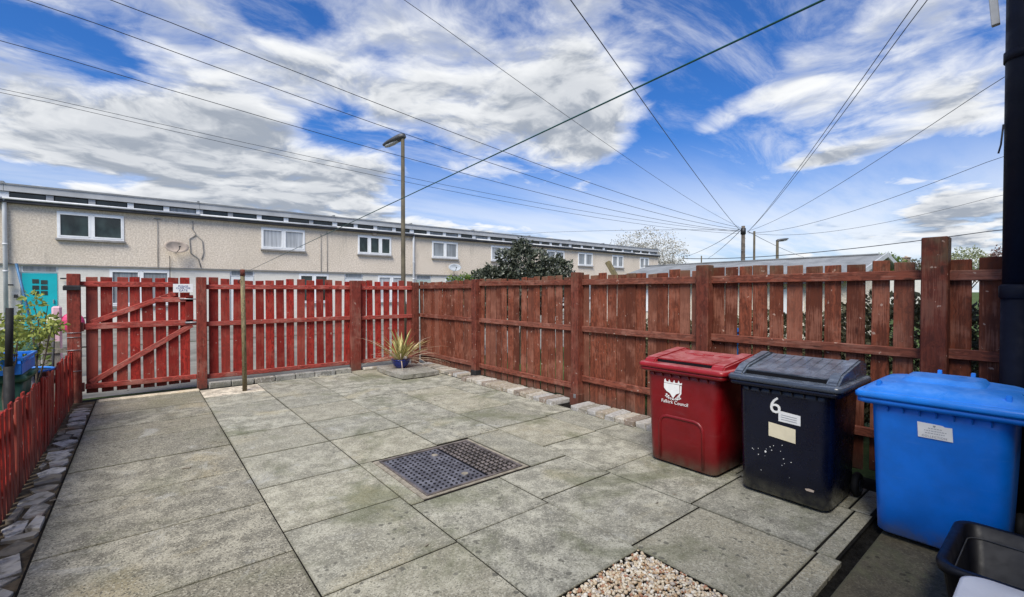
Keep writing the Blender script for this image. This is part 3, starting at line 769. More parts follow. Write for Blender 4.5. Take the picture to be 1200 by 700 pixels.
    # letter box like black latch on the left post
    k = MB().box((-.83, 9.79, 1.765), (.20, .07, .07), None, .008)
    k.box((-.80, 9.80, 1.80), (.24, .05, .018), None, .003); o = k.build('post_latch', M['darkmetal']); tag(o, 'black metal bracket on the left gatepost', 'bracket')
    w = MB()
    for z in (.80, 1.0, 1.07, .47): w.tube([(-.905, 9.799, z), (-.725, 9.797, z)], .004, 6)
    o = w.build('post_wire', M['galv']); tag(o, 'loops of bare wire round the left gatepost', 'wire')
build_back_fence()

def build_right_fence():
    rnd = random.Random(33); X = 5.2
    f = empty('brown_fence', (X, 5, 0)); tag(f, 'tall reddish brown slatted timber fence down the right side', 'fence')
    L = f.location
    for (y, h, w, sh) in ((7.43, 1.95, .15, 0), (4.74, 2.0, .15, 0), (2.73, 2.02, .15, 0), (.725, 2.16, .165, 0)):
        mb = MB(); mb.box((0, 0, h/2+.04), (w*.95, w, h-.08), None, .008)
        p = mb.build('post', M['postbrn'], f, (-.07, y-5, 0), (0, 0, rnd.gauss(0, .01)))
        if y > 1: MB().box((-.0, 0, .05), (w*.95+.02, w+.02, .24), None, .006).build('steel_shoe', M['darkmetal'] if y > 5 else M['postbrn'], p)
    MB().box((-.15, 4.74-5-.02, .14), (.004, .05, .06)).build('tin_tag', M['galv'], f)
    bs = boardset(.152, 1.90, .018, M['brn'], 8, 14, .006)
    panels = [(9.80, 7.55, .06, 1.93, 14, (1.82, 1.15, .26)), (7.33, 4.83, .06, 1.95, 15, (1.86, 1.15, .26)),
              (4.63, 2.85, .05, 1.96, 12, (1.85, 1.15, .40)), (2.62, .86, .06, 1.975, 11, (1.85, 1.18, .42)), (.60, -.9, .06, 1.985, 8, (1.84, 1.20, .42))]
    exact = [2.59, 2.49, 2.345, 2.185, 2.03, 1.875, 1.715, 1.53, 1.365, 1.20, 1.03]
    for pi, (ya, yb, z0, z1, n, rails) in enumerate(panels):
        for i in range(n):
            y = exact[i] if pi == 3 else ya+(yb-ya)*i/(n-1)+rnd.gauss(0, .005)
            if pi == 3:
                y = [2.60, 2.46, 2.30, 2.13, 1.97, 1.80, 1.63, 1.465, 1.29, 1.11, .945][i]
            wsc = {0: 1.0, 1: 1.0, 2: .93, 3: .90, 4: 1.0}[pi]*rnd.uniform(.96, 1.04)
            link('board', rnd.choice(bs), f, (.0+rnd.uniform(-.003, .003), y-5, z0+rnd.uniform(-.02, .02)), (rnd.gauss(0, .006), rnd.gauss(0, .003), R_(90)), (wsc, 1, (z1-z0)/1.9*rnd.uniform(.997, 1.006)))
        for z in rails:
            mb = MB(); mb.box((0, 0, 0), (.042, abs(ya-yb)+.16, .085), None, .006)
            mb.build('rail', M['brn_h'], f, (-.033, (ya+yb)/2-5, z), (rnd.gauss(0, .002), 0, 0))
build_right_fence()

def build_picket():
    rnd = random.Random(8); X = -.83
    f = empty('picket_fence', (X, 5.5, 0)); tag(f, 'low red picket fence dividing off the neighbouring yard', 'picket fence')
    bs = boardset(.088, .80, .018, M['red'], 6, 19, .004); y = 9.72
    while y > .9:
        link('picket', rnd.choice(bs), f, (rnd.uniform(-.004, .004), y-5.5, -.02), (rnd.gauss(0, .01), rnd.gauss(0, .012), R_(90)), (1, 1, rnd.uniform(.97, 1.03)))
        y -= .118
    for z in (.60, .20):
        mb = MB(); mb.box((0, 0, 0), (.04, 8.9, .06), None, .004); mb.build('rail', M['brn_h'], f, (-.03, -.2, z))
    for y in (8.0, 5.6, 3.2):
        mb = MB(); mb.box((0, 0, .32), (.07, .07, .80), None, .005); mb.build('post', M['postbrn'], f, (-.09, y-5.5, 0))
build_picket()

# ------------------------------------------------------------------ wheelie bins
def wheelie(name, x, y, cfg):
    """front faces -x; local origin at the base centre"""
    o = empty(name, (x, y, 0)); tag(o, cfg['label'], 'wheelie bin')
    D = cfg['depth']; wt, wb = cfg['wt'], cfg['wb']; rb = cfg['rim']; zr = cfg['zr']
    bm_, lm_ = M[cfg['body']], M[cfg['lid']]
    fx = -D/2
    secs = []
    for z, t in ((.02, 0), (.035, .03), (.30, .33), (.60, .66), (.86, .94), (zr-.02, 1)):
        w = wb+(wt-wb)*t; d = D*.86+(D*.14)*t; ins = .018 if z == .02 else 0
        secs.append(rrect(fx+.02*(1-t)+d/2+ins*0, 0, w-2*ins, d-2*ins, .075-ins, z, 6))
    mb = MB(); mb.loft(secs)
    mb.build('body', bm_, o)
    # rim under the lid: two stepped flanges
    cx = fx-.045+(D+.10)/2
    mb = MB()
    mb.loft([rrect(cx+.012, 0, rb-.06, D+.07, .05, zr-.045, 6), rrect(cx, 0, rb-.02, D+.095, .05, zr-.035, 6), rrect(cx, 0, rb-.02, D+.095, .05, zr-.002, 6)])
    mb.build('rim', bm_, o)
    n = 7
    mb = MB()
    for i in range(n):
        yy = -wt/2+.10+(wt-.2)*i/(n-1); mb.prism([(fx-.03, zr-.05), (fx+.012, zr-.05), (fx+.012, zr-.10)], yy-.004, yy+.004, 'xz')
    mb.build('rim_rib', bm_, o)['kind'] = 'stuff'
    lid = MB()
    lid.loft([rrect(cx, 0, rb, D+.11, .055, zr, 6), rrect(cx, 0, rb+.004, D+.115, .055, zr+.012, 6), rrect(cx, 0, rb+.004, D+.115, .055, zr+.030, 6),
              rrect(cx+.004, 0, rb-.025, D+.10, .055, zr+.045, 6)])
    z0 = zr+.040; x0 = fx-.02; x1 = cx+(D+.10)/2-.015; w = rb
    st = cfg['style']
    if st in ('red', 'black'):
        zt0, zt1 = (zr+.085, zr+.145) if st == 'red' else (zr+.095, zr+.195)
        cw = .125 if st == 'red' else .085
        for s in (-1, 1):
            a, b = (s*(w/2-.035-cw), s*(w/2-.035))
            prof = [(x0+.02, z0-.01), (x0+.065, zt0), (x1-.12, zt1), (x1-.02, zt1-.03), (x1, z0-.01)]
            if st == 'black': prof = [(x0+.005, z0-.01), (x0+.03, zt0-.03), (x0+.14, zt0+.03), (x1-.18, zt1), (x1-.02, zt1-.03), (x1, z0-.01)]
            lid.prism(prof, min(a, b), max(a, b), 'xz', .014)
        # central panel, lower than the cheeks, its front edge lifted over the hand slot
        pw = w/2-.035-cw+.002; s0 = x0+.085
        prof = [(s0, z0+.032), (s0, z0+.046), (x1-.12, zt1-.022), (x1-.02, zt1-.045), (x1-.01, z0-.01), (s0+.05, z0-.01)]
        lid.prism(prof, -pw, pw, 'xz', .004)
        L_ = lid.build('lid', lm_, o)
        MB().box((s0+.018, 0, z0+.016), (.03, 2*pw-.004, .032)).build('hand_slot', M['slot'], L_)
        rib = MB(); k = 8 if st == 'black' else 0
        dx, dz = x1-.12-s0, zt1-.022-(z0+.046)
        for i in range(k):
            yy = -pw+.05+(2*pw-.1)*i/(k-1)
            rib.beam((s0+.02, yy, z0+.047), (x1-.15, yy, zt1-.024), .006, .005)
        if st == 'red':
            for (a, b, c) in ((-.22, .66, .05), (-.05, .68, .05), (.14, .66, .05), (.02, .58, .03)):
                rib.box((s0+dx*b, a, z0+.048+dz*b), (.03, .11, .012), None, .004)
        rib.build('lid_rib', lm_, L_)['kind'] = 'stuff'
    else:
        # smooth domed lid with a raised middle and two small lugs
        lid.loft([rrect(cx+.01, 0, rb-.05, D+.055, .09, zr+.040, 6), rrect(cx+.015, 0, rb-.075, D+.03, .10, zr+.062, 6), rrect(cx+.03, 0, rb-.17, D-.08, .12, zr+.092, 6), rrect(cx+.06, 0, rb-.34, D-.22, .12, zr+.104, 6)], False)
        lid.loft([rrect(cx+.09, .02, rb-.42, D-.30, .06, zr+.095, 6), rrect(cx+.10, .02, rb-.48, D-.36, .06, zr+.130, 6), rrect(cx+.11, .02, rb-.54, D-.44, .05, zr+.133, 6)], False)
        L_ = lid.build('lid', lm_, o)
        lg = MB()
        for s in (-1, 1):
            lg.prism([(fx+.04, zr+.06), (fx+.06, zr+.088), (fx+.16, zr+.094), (fx+.20, zr+.078)], s*(rb/2-.15)-.04, s*(rb/2-.15)+.04, 'xz', .006)
            lg.prism([(fx+.05, zr+.07), (fx+.06, zr+.115), (fx+.075, zr+.115), (fx+.12, zr+.08)], s*(rb/2-.12)-.014, s*(rb/2-.12)+.014, 'xz', .004)
        for yy in (-.10, .08):
            lg.prism([(x1-.10, zr+.05), (x1-.06, zr+.15), (x1-.03, zr+.15), (x1-.01, zr+.05)], yy-.012, yy+.012, 'xz', .003)
        lg.build('lid_lug', lm_, L_)
    # handle bar, hinge and wheels at the back
    mb = MB(); hx = x1+.045
    mb.tube([(hx, -wt/2+.06, zr+.005), (hx, wt/2-.06, zr+.005)], .016, 10)
    for s in (-1, 0, 1): mb.box((hx-.03, s*(wt/2-.09), zr-.01), (.08, .035, .05), None, .006)
    mb.build('handle_bar', bm_, o)
    ax = D/2-.09
    MB().tube([(ax, -wb/2-.05, .10), (ax, wb/2+.05, .10)], .012, 8).build('axle', M['darkmetal'], o)
    for s in (-1, 1):
        wv = MB(); a = s*(wb/2+.005); b = s*(wb/2+.055)
        wv.tube([(ax, a, .10), (ax, a*.7+b*.3, .10), (ax, a*.3+b*.7, .10), (ax, b, .10)], [.088, .10, .10, .088], 20)
        wh = wv.build('wheel', M['rubber'], o)
        MB().tube([(ax, b, .10), (ax, b+s*.006, .10)], .05, 14).build('hub', bm_, wh)
    return o, fx
def facemat(fx, y, z, wt, wb, zr, off=.004):
    """flat-on-the-front placement: text x runs to -y, slightly leaning with the front wall"""
    t = z/zr; xx = fx+.02*(1-t)-off
    lean = math.atan2(.02, zr)
    return Matrix.Translation((xx, y, z)) @ Matrix.Rotation(-lean, 4, 'Y') @ Matrix(((0, 0, -1, 0), (-1, 0, 0, 0), (0, 1, 0, 0), (0, 0, 0, 1)))
def sheetpoly(mb, pts, mtx, th=.0012):
    """thin flat shape from 2D outline, set on a face"""
    A = [mb.bm.verts.new(mtx @ Vector((p[0], p[1], 0))) for p in pts]; B = [mb.bm.verts.new(mtx @ Vector((p[0], p[1], th))) for p in pts]
    mb.bm.faces.new(B); n = len(pts)
    for k in range(n): mb.bm.faces.new((A[k], A[(k+1) % n], B[(k+1) % n], B[k]))

zr = .955
o, fx = wheelie('red_wheelie_bin', 4.36, 2.375, dict(label='dark red wheelie bin with a white council crest, leftmost of the bins', depth=.70, wt=.76, wb=.69, rim=.90, zr=zr, body='redbin', lid='redlid', style='red'))
def red_extras(o, fx):
    # raised arch moulded on the front
    mb = MB(); yb, zt = .235, .50; path = []
    for (y, z) in [(-.225, .05)]+[(-.225, .40)]+[(-.225+.085*(1-math.cos(a)), .40+.085*math.sin(a)) for a in (R_(30), R_(60), R_(90))]+[(.14, .485)]+[(.14+.085*math.sin(a), .40+.085*math.cos(a)) for a in (R_(30), R_(60), R_(90))]+[(.225, .05)]:
        t = z/zr; path.append((fx+.02*(1-t)+.004, y, z))
    mb.tube(path, .016, 8); mb.build('front_moulding', M['redbin'], o)
    mt = facemat(fx, .075, .745, .74, .64, zr) @ Matrix.Diagonal((.82, .82, 1, 1))
    mb = MB()
    # crown of spikes, shield, side scrolls
    sheetpoly(mb, [(-.115, .115), (-.115, .085), (.115, .085), (.118, .112), (.09, .100), (.075, .135), (.06, .100), (.03, .098), (.018, .132), (.0, .098), (-.03, .098), (-.048, .132), (-.06, .100), (-.085, .102), (-.10, .135)], mt)
    sheetpoly(mb, [(-.118, .080), (.085, .080), (.085, -.015), (.04, -.035), (0, -.09), (-.04, -.035), (-.085, -.015), (-.118, .02)], mt)
    sheetpoly(mb, [(.095, .075), (.112, .075), (.108, -.02), (.07, -.075), (.02, -.095), (.06, -.055), (.09, -.015)], mt)
    for k in range(9):
        a0, a1 = R_(200+k*16), R_(200+k*16+11)
        pts = [(.115*math.cos(a), -.055+.055*math.sin(a)) for a in (a0, a1)]+[(.095*math.cos(a), -.055+.038*math.sin(a)) for a in (a1, a0)]
        sheetpoly(mb, pts, mt)
    for (x, y) in ((-.085, -.055), (-.06, -.07), (.055, -.075), (.08, -.06), (-.03, -.095), (.03, -.1)):
        sheetpoly(mb, [(x-.012, y-.006), (x+.010, y-.009), (x+.013, y+.006), (x-.008, y+.010)], mt)
    mb.build('crest', M['sticker'], o)
    texted('Falkirk Council', .046, M['sticker'], o, facemat(fx, .060, .630, .74, .64, zr), 'lettering', .0012, 1.02)
red_extras(o, fx)
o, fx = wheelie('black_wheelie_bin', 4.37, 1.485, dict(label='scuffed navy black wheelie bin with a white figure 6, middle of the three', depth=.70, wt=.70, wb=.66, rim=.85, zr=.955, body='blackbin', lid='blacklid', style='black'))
def black_extras(o, fx):
    mt = facemat(fx, .045, .775, .66, .60, zr)
    texted('6', .19, M['sticker'], o, mt, 'numeral', .002)
    mb = MB(); sheetpoly(mb, [(-.075, .048), (.085, .035), (.085, -.045), (-.075, -.038)], facemat(fx, -.055, .695, .66, .60, zr, .006)); s = mb.build('sticker', M['sticker'], o); s['label'] = 'small white sticker'
    mb = MB()
    for k in range(3): sheetpoly(mb, [(-.055, .02-k*.018), (.06, .013-k*.018), (.06, .009-k*.018), (-.055, .016-k*.018)], facemat(fx, -.055, .695, .66, .60, zr, .0085), .0005)
    mb.build('sticker_print', M['ink'], s)
    mb = MB(); sheetpoly(mb, [(-.10, .065), (.10, .045), (.10, -.07), (-.10, -.05)], facemat(fx, -.005, .57, .66, .60, zr, .006)); s = mb.build('sticker', M['cream'], o); s['label'] = 'cream sticker'
    rnd = random.Random(4); mb = MB()
    for k in range(22):
        y = rnd.gauss(.08, .12); z = min(.62, max(.12, rnd.gauss(.38, .10)))
        if abs(y) > .26: continue
        r = rnd.choice((.002, .003, .004, .004, .010 if k < 4 else .003))
        sheetpoly(mb, [(r*math.cos(a)*rnd.uniform(.7, 1.2), r*math.sin(a)) for a in [i*1.256 for i in range(5)]], facemat(fx, y, z, .66, .60, zr, .0035), .001)
    mb.build('paint_spatter', M['sticker'], o)['kind'] = 'stuff'
    mb = MB(); sheetpoly(mb, [(-.03, .004), (.0, .012), (.035, .008), (.03, -.008), (-.02, -.010)], facemat(fx, -.20, .16, .66, .60, zr, .0035), .001); mb.build('scuff_mark', M['rust'], o)
    # pale worn scribble on the lid panel
black_extras(o, fx)
o, fx = wheelie('blue_wheelie_bin', 4.37, .555, dict(label='bright blue wheelie bin with a white paper sticker, at the right end', depth=.70, wt=.70, wb=.635, rim=.87, zr=.965, body='bluebin', lid='bluelid', style='blue'))
def blue_extras(o, fx):
    mt = facemat(fx, .01, .79, .70, .635, zr, .005)
    mb = MB(); sheetpoly(mb, [(-.085, .055), (.0, .052), (.04, .050), (.05, .043), (.085, .045), (.09, -.045), (-.08, -.045)], mt); s = mb.build('sticker', M['sticker'], o)
    mt2 = facemat(fx, .01, .79, .70, .635, zr, .0075); mb = MB()
    for (x0, x1, y) in ((-.03, .03, .022), (-.05, .055, .006), (-.045, .05, -.010)):
        x = x0
        rr = random.Random(int(x0*999))
        while x < x1: 
            w = rr.uniform(.006, .014); sheetpoly(mb, [(x, y+.002), (x+w, y+.002), (x+w, y-.002), (x, y-.002)], mt2, .0004); x += w+.004
    sheetpoly(mb, [(-.007, .044), (.007, .044), (.006, .036), (0, .030), (-.006, .036)], mt2, .0004)
    mb.build('sticker_print', M['ink'], s)
    texted('COLLECTION', .018, M['ink'], s, mt2 @ Matrix.Translation((0, -.031, 0)), 'lettering', .0005, 1.15)
blue_extras(o, fx)

# ------------------------------------------------------------------ tray, white tub, drain pipe
def build_tray():
    o = empty('black_tub', (3.50, .125, 0)); tag(o, 'open black plastic recycling box in front of the blue bin', 'box')
    W, D, H = .62, .74, .33
    mb = MB()
    S = lambda w, d, r, z: rrect(0, 0, w, d, r, z, 7)
    mb.loft([S(W*.80, D*.80, .07, 0), S(W*.86, D*.86, .07, .10), S(W*.94, D*.94, .075, H-.045), S(W, D, .09, H-.045), S(W+.01, D+.01, .09, H-.01), S(W-.01, D-.01, .09, H), S(W-.075, D-.075, .07, H-.003), S(W-.09, D-.09, .07, H-.07),
             S(W-.11, D-.11, .065, H-.075), S(W*.76, D*.76, .06, .02)], True, True)
    mb.build('tray', M['blacktub'], o)
    mb = MB(); pts = rrect(0, 0, W-.112, D-.112, .065, H-.072, 7); mb.tube(pts+[pts[0]], .0035, 5); mb.build('inner_ledge', M['lamphead'], o)
    t = empty('white_tub', (2.76, .10, 0)); tag(t, 'white plastic tub corner at the bottom edge, before the black box', 'tub')
    mb = MB(); S = lambda w, d, r, z: rrect(0, 0, w, d, r, z, 7)
    mb.loft([S(.34, .30, .06, 0), S(.38, .34, .07, .36), S(.41, .37, .08, .365), S(.41, .37, .08, .40)]); mb.build('body', M['white'], t)
    mb = MB(); mb.loft([S(.42, .38, .085, .400), S(.42, .38, .085, .412), S(.39, .35, .08, .420), S(.20, .18, .05, .424)]); mb.build('lid', M['white'], t)
build_tray()
def build_pipe():
    o = empty('drain_pipe', (5.0, .245, 0)); tag(o, 'thick black drainpipe standing beside the right end of the fence', 'drainpipe')
    MB().tube([(0, 0, -.02), (0, 0, 1.66)], .102, 28).build('lower_pipe', M['pipe'], o)
    MB().tube([(0, 0, 1.655), (0, 0, 1.67), (0, 0, 1.75), (0, 0, 1.765)], [.102, .114, .114, .098], 28).build('collar', M['pipe'], o)
    MB().tube([(0, 0, 1.76), (0, 0, 5.1)], .097, 28).build('upper_pipe', M['pipe'], o)
    mb = MB(); mb.tube([(0, 0, 3.40), (0, 0, 3.47)], .107, 24)
    mb.build('clip', M['pipe'], o)
    tw = MB().tube([atX(1176, 146, 4.95), atX(1173, 170, 4.95), atX(1170, 180, 4.95)], .006, 5).build('loose_cable_tie', M['cable']); tag(tw, 'short loose black cable end sticking out from the drainpipe', 'cable')
    a, b = atX(1163, -12, 4.95), atX(1167, 30, 4.95)
    br = MB().beam(a, b, .045, .045, (1, 0, 0), .004).build('grey_bracket', M['greytube']); tag(br, 'pale grey plastic batten hanging beside the pipe top', 'bracket')
    # own house standing behind the camera, the outhouse carrying the pipe
    h = empty('brick_house', (2, -1.6, 0)); tag(h, 'brown brick house wall behind the viewer with projecting outhouse', 'house')
    mb = MB(); mb.box((0, -2.2, 2.6), (13, 4, 5.2)); mb.build('wall', M['housebrick'], h)
    mb = MB(); mb.box((3.25, .74, 2.5), (1.5, 1.88, 5.0)); mb.build('outhouse_wall', M['housebrick'], h)
    mb = MB(); mb.box((0, -2.2, 5.28), (13.6, 4.6, .15)); mb.build('roof', M['roofgrey'], h)
    d = MB().box((-1.6, -.19, 1.05), (.95, .06, 2.1), None, .005).build('door', M['whitedoor'], h)
    w = MB().box((1.0, -.19, 1.6), (1.6, .06, 1.1), None, .005).build('window', M['upvc'], h); MB().box((1.0, -.152, 1.6), (1.44, .02, .94)).build('pane', M['glassgrey'], w)
build_pipe()

# ------------------------------------------------------------------ pot plant, clothes pole
def build_pot():
    c = Vector((4.27, 9.0, .095))
    p = empty('plant_pot', c); tag(p, 'blue glazed bowl pot on the corner slab', 'pot')
    prof = [(.0, .005), (.085, .0), (.10, .008), (.15, .06), (.185, .13), (.188, .165), (.205, .175), (.205, .19), (.185, .19), (.175, .165), (.16, .145), (.0, .145)]
    n = 28; vs, fs = [], []
    for (r, z) in prof:
        for k in range(n): a = 2*math.pi*k/n; vs.append((r*math.cos(a), r*math.sin(a), z))
    for i in range(len(prof)-1):
        for k in range(n): fs.append((i*n+k, i*n+(k+1) % n, (i+1)*n+(k+1) % n, (i+1)*n+k))
    pydata('bowl', vs, fs, M['blueglaze'], p, None, True)
    MB().tube([(0, 0, .12), (0, 0, .155)], .168, 20).build('potting_soil', M['soil'], p)
    MB().box((.02, -.165, .235), (.075, .006, .055), Matrix.Rotation(.2, 3, 'Y')).build('plant_label', M['white'], p)
    rnd = random.Random(17)
    pl = empty('spiky_plant', c+Vector((0, 0, .15))); tag(pl, 'spiky variegated plant with dry trailing leaves, in the blue pot', 'plant')
    def strap(n_, m_, Lr, er, name, w0, drp):
        for i in range(n_):
            a = rnd.uniform(0, 6.283); L = rnd.uniform(*Lr); e = rnd.uniform(*er); vs, fs, tn = [], [], []
            d = Vector((math.cos(a), math.sin(a), 0)); s = Vector((-d.y, d.x, 0)); N = 7; b0 = d*.04
            for k in range(N+1):
                t = k/N; ang = e-drp*t*t*rnd.uniform(.9, 1.1)
                if k == 0: p_ = b0.copy(); 
                else: p_ = p_ + (d*math.cos(ang)+Vector((0, 0, 1))*math.sin(ang))*L/N
                w = w0*(1-t**2.2)*(.55+.9*t if t < .5 else 1)+.0015
                if p_.z < -.13: p_.z = -.13
                up = Vector((0, 0, 1))*w*.35
                vs += [tuple(p_-s*w+up), tuple(p_), tuple(p_+s*w+up)]
            for k in range(N):
                q = k*3; fs += [(q, q+1, q+4, q+3), (q+1, q+2, q+5, q+4)]; t = rnd.random(); tn += [t, 1-t]
            pydata(name, vs, fs, m_, pl, tn)
    strap(44, M['spike'], (.45, .80), (.55, 1.45), 'leaf', .030, .45)
    strap(30, M['deadleaf'], (.7, 1.15), (.05, .7), 'dry_leaf', .012, .6)
build_pot()
def build_pole():
    o = empty('clothes_pole', (1.375, 9.0, 0)); tag(o, 'slim wooden clothes pole standing on the pale slab', 'clothes pole')
    MB().tube([(0, 0, -.02), (-.008, 0, 1.0), (-.02, 0, 1.98)], [.036, .036, .034], 14).build('pole', M['polewood'], o)
    MB().tube([(-.02, 0, 1.98), (-.02, 0, 2.09)], [.038, .036], 14).build('rusty_cap', M['postbrn'], o)
    MB().tube([(-.05, -.04, 1.92), (-.09, -.05, 1.90), (-.09, -.05, 1.86), (-.06, -.03, 1.85)], .007, 6).build('cleat_hook', M['darkmetal'], o)
    # green plastic washing line running back to the house behind the viewer
    a = Vector((1.355, 9.0, 2.02)); b = atk(965, 0, 1.0); d = b-a; e = b+d.normalized()*1.6
    w = MB().tube([a, b, e], .0027, 8).build('washing_line', M['greenline']); tag(w, 'green plastic washing line rising from the clothes pole overhead', 'washing line')
build_pole()

# ------------------------------------------------------------------ terrace of houses
TY = 23.8
def window(par, x0, x1, z0, z1, lights, gm, y=TY, sill=True):
    w = empty('window', (0, 0, 0), 0, par); 
    L = par.location
    fw = .07; mb = MB(); cx, cz = (x0+x1)/2, (z0+z1)/2
    X = lambda v: v-L.x
    Yl = y-L.y
    mb.box((X(cx), Yl-.01, z1-fw/2), (x1-x0, .07, fw)); mb.box((X(cx), Yl-.01, z0+fw/2), (x1-x0, .07, fw))
    mb.box((X(x0+fw/2), Yl-.012, cz), (fw, .07, z1-z0-2*fw)); mb.box((X(x1-fw/2), Yl-.012, cz), (fw, .07, z1-z0-2*fw))
    xs = [x0+(x1-x0)*i/lights for i in range(lights+1)]
    for x in xs[1:-1]: mb.box((X(x), Yl-.014, cz), (fw*1.1, .07, z1-z0-2*fw))
    # inner casement frames
    for a, b in zip(xs, xs[1:]):
        a2, b2 = a+fw*.9, b-fw*.9
        for s in (a2, b2): mb.box((X(s), Yl-.03, cz), (.055, .05, z1-z0-2*fw-.02))
        for s in (z0+fw+.02, z1-fw-.02): mb.box((X((a2+b2)/2), Yl-.032, s), (b2-a2-.055, .05, .05))
    mb.build('frame', M['upvc'], w)
    for i, (a, b) in enumerate(zip(xs, xs[1:])):
        MB().box((X((a+b)/2), Yl+.0, cz), (b-a-fw*1.4, .02, z1-z0-fw*1.6)).build('pane', M[gm], w)
    if sill: MB().box((X(cx), Yl-.06, z0-.035), (x1-x0+.08, .16, .07)).build('sill', M['sill'], w)
    return w
def house(i, x0, x1, win, lights, gm, label, left_pipe=False, doorx=None, doorm='whitedoor', gwin=None, ggm='glassgrey', slope=0):
    h = empty('terraced_house', ((x0+x1)/2, TY, 0)); tag(h, label, 'house', 'terraced houses in the row beyond the back fence')
    L = h.location; X = lambda v: v-L.x; z0u, z1u = 2.72, 4.84; w = x1-x0; cx = X((x0+x1)/2)
    def cutwall(name, m_, za, zb, y0, dep, holes):
        mb = MB(); xs = sorted({x0, x1}|{v for hh in holes for v in hh[:2]}); 
        for a, b in zip(xs, xs[1:]):
            hh = [q for q in holes if q[0] <= a+1e-4 and q[1] >= b-1e-4]
            segs = [(za, zb)] if not hh else [(za, hh[0][2]), (hh[0][3], zb)]
            for (p, q) in segs:
                if q-p > .01: mb.box((X((a+b)/2), y0+dep/2, (p+q)/2), (b-a, dep, q-p))
        bmesh.ops.remove_doubles(mb.bm, verts=mb.bm.verts, dist=.0005)
        return mb.build(name, m_, h)
    uh = [(win[0], win[1], 3.70, 4.70)] if win else []
    cutwall('upper_wall', M['render'], z0u, z1u, -.02, .25, uh)
    gh = []
    if doorx is not None: gh.append((doorx, doorx+.98, .25, 2.68))
    if gwin: gh.append((gwin[0], gwin[1], 1.15, 2.60))
    gh.sort(); cutwall('lower_wall', M['whitebrick'], -.1, 2.715, .06, .18, gh)
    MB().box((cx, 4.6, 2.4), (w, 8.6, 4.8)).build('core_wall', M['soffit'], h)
    MB().box((cx, .02, 2.70), (w, .10, .035)).build('storey_trim', M['sill'], h)
    # eaves: dark soffit, white gutter, row of clerestory lights, grey roof deck
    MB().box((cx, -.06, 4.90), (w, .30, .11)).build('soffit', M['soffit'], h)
    g_ = MB(); g_.tube([(X(x0), -.22, 4.985), (X(x1), -.22, 4.985)], .042, 10); g_.build('gutter', M['gutter'], h)
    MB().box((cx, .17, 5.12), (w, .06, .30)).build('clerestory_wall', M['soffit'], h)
    n = max(2, round(w/1.12)); rr = random.Random(i)
    for k in range(n+1):
        xx = x0+(x1-x0)*k/n; ww = .20 if k not in (0, n) else .12
        MB().box((X(min(x1-ww/2, max(x0+ww/2, xx))), .10, 5.14), (ww, .10, .23)).build('clerestory_mullion', M['upvc'] if rr.random() < .75 else M['fascia'], h)
    for k in range(n):
        a, b = x0+(x1-x0)*k/n+.13, x0+(x1-x0)*(k+1)/n-.13
        MB().box((X((a+b)/2), .125, 5.14), (b-a, .02, .19)).build('pane', M['glassdark'] if rr.random() < .8 else M['glassgrey'], h)
        MB().box((X((a+b)/2), .105, 5.04), (b-a, .05, .035)).build('clerestory_sill', M['upvc'], h)
    mb = MB(); mb.prism([(-.02, 5.27), (-.02, 5.50), (.4, 5.58), (8.9, 6.1), (8.9, 5.27)], X(x0)+.005, X(x1)-.005, 'yz'); mb.build('roof', M['fascia'] , h)
    mb = MB(); mb.box((cx, -.035, 5.525), (w, .05, .035)); mb.box((X(x1)-.04, .3, 5.58), (.08, .6, .06)); mb.build('roof_trim', M['roofgrey'], h)
    if win: window(h, win[0], win[1], 3.70, 4.70, lights, gm)
    if gwin: window(h, gwin[0], gwin[1], 1.15, 2.60, 2, ggm, TY+.10)
    if doorx is not None:
        MB().box((X(doorx+.49), .13, 2.55), (.98, .06, .26), None, .004).build('transom_frame', M['upvc'], h)
        MB().box((X(doorx+.49), .10, 2.55), (.84, .03, .18)).build('pane', M['glassgrey'], h)
        MB().box((X(doorx+.49), .16, 1.35), (.98, .05, 2.14)).build('door_frame', M['upvc'], h)
        d = MB().box((X(doorx+.49), .12, 1.34), (.90, .05, 2.08), None, .004).build('door', M[doorm], h)
        dw = MB()
        for r in range(3):
            for c in range(2):
                zc = 2.06-r*.20+(.03 if r == 0 and c == 0 else 0); dw.box((X(doorx+.49)+(c-.5)*.22, .09, zc), (.17, .012, .15))
        dw.build('door_glazing', M['glassdark'], d)
        MB().box((X(doorx+.84), .08, 1.35), (.03, .05, .14)).build('handle', M['galv'], d)
    if left_pipe:
        mb = MB(); mb.tube([(X(x0)+.03, -.16, 4.95), (X(x0)+.03, -.12, 4.80), (X(x0)+.03, -.10, 4.6), (X(x0)+.03, -.10, .1)], .062, 12)
        for z in (3.35, 2.4): mb.tube([(X(x0)+.03, -.10, z), (X(x0)+.03, -.10, z+.06)], .075, 12)
        mb.build('downpipe', M['gutter'], h)
    return h
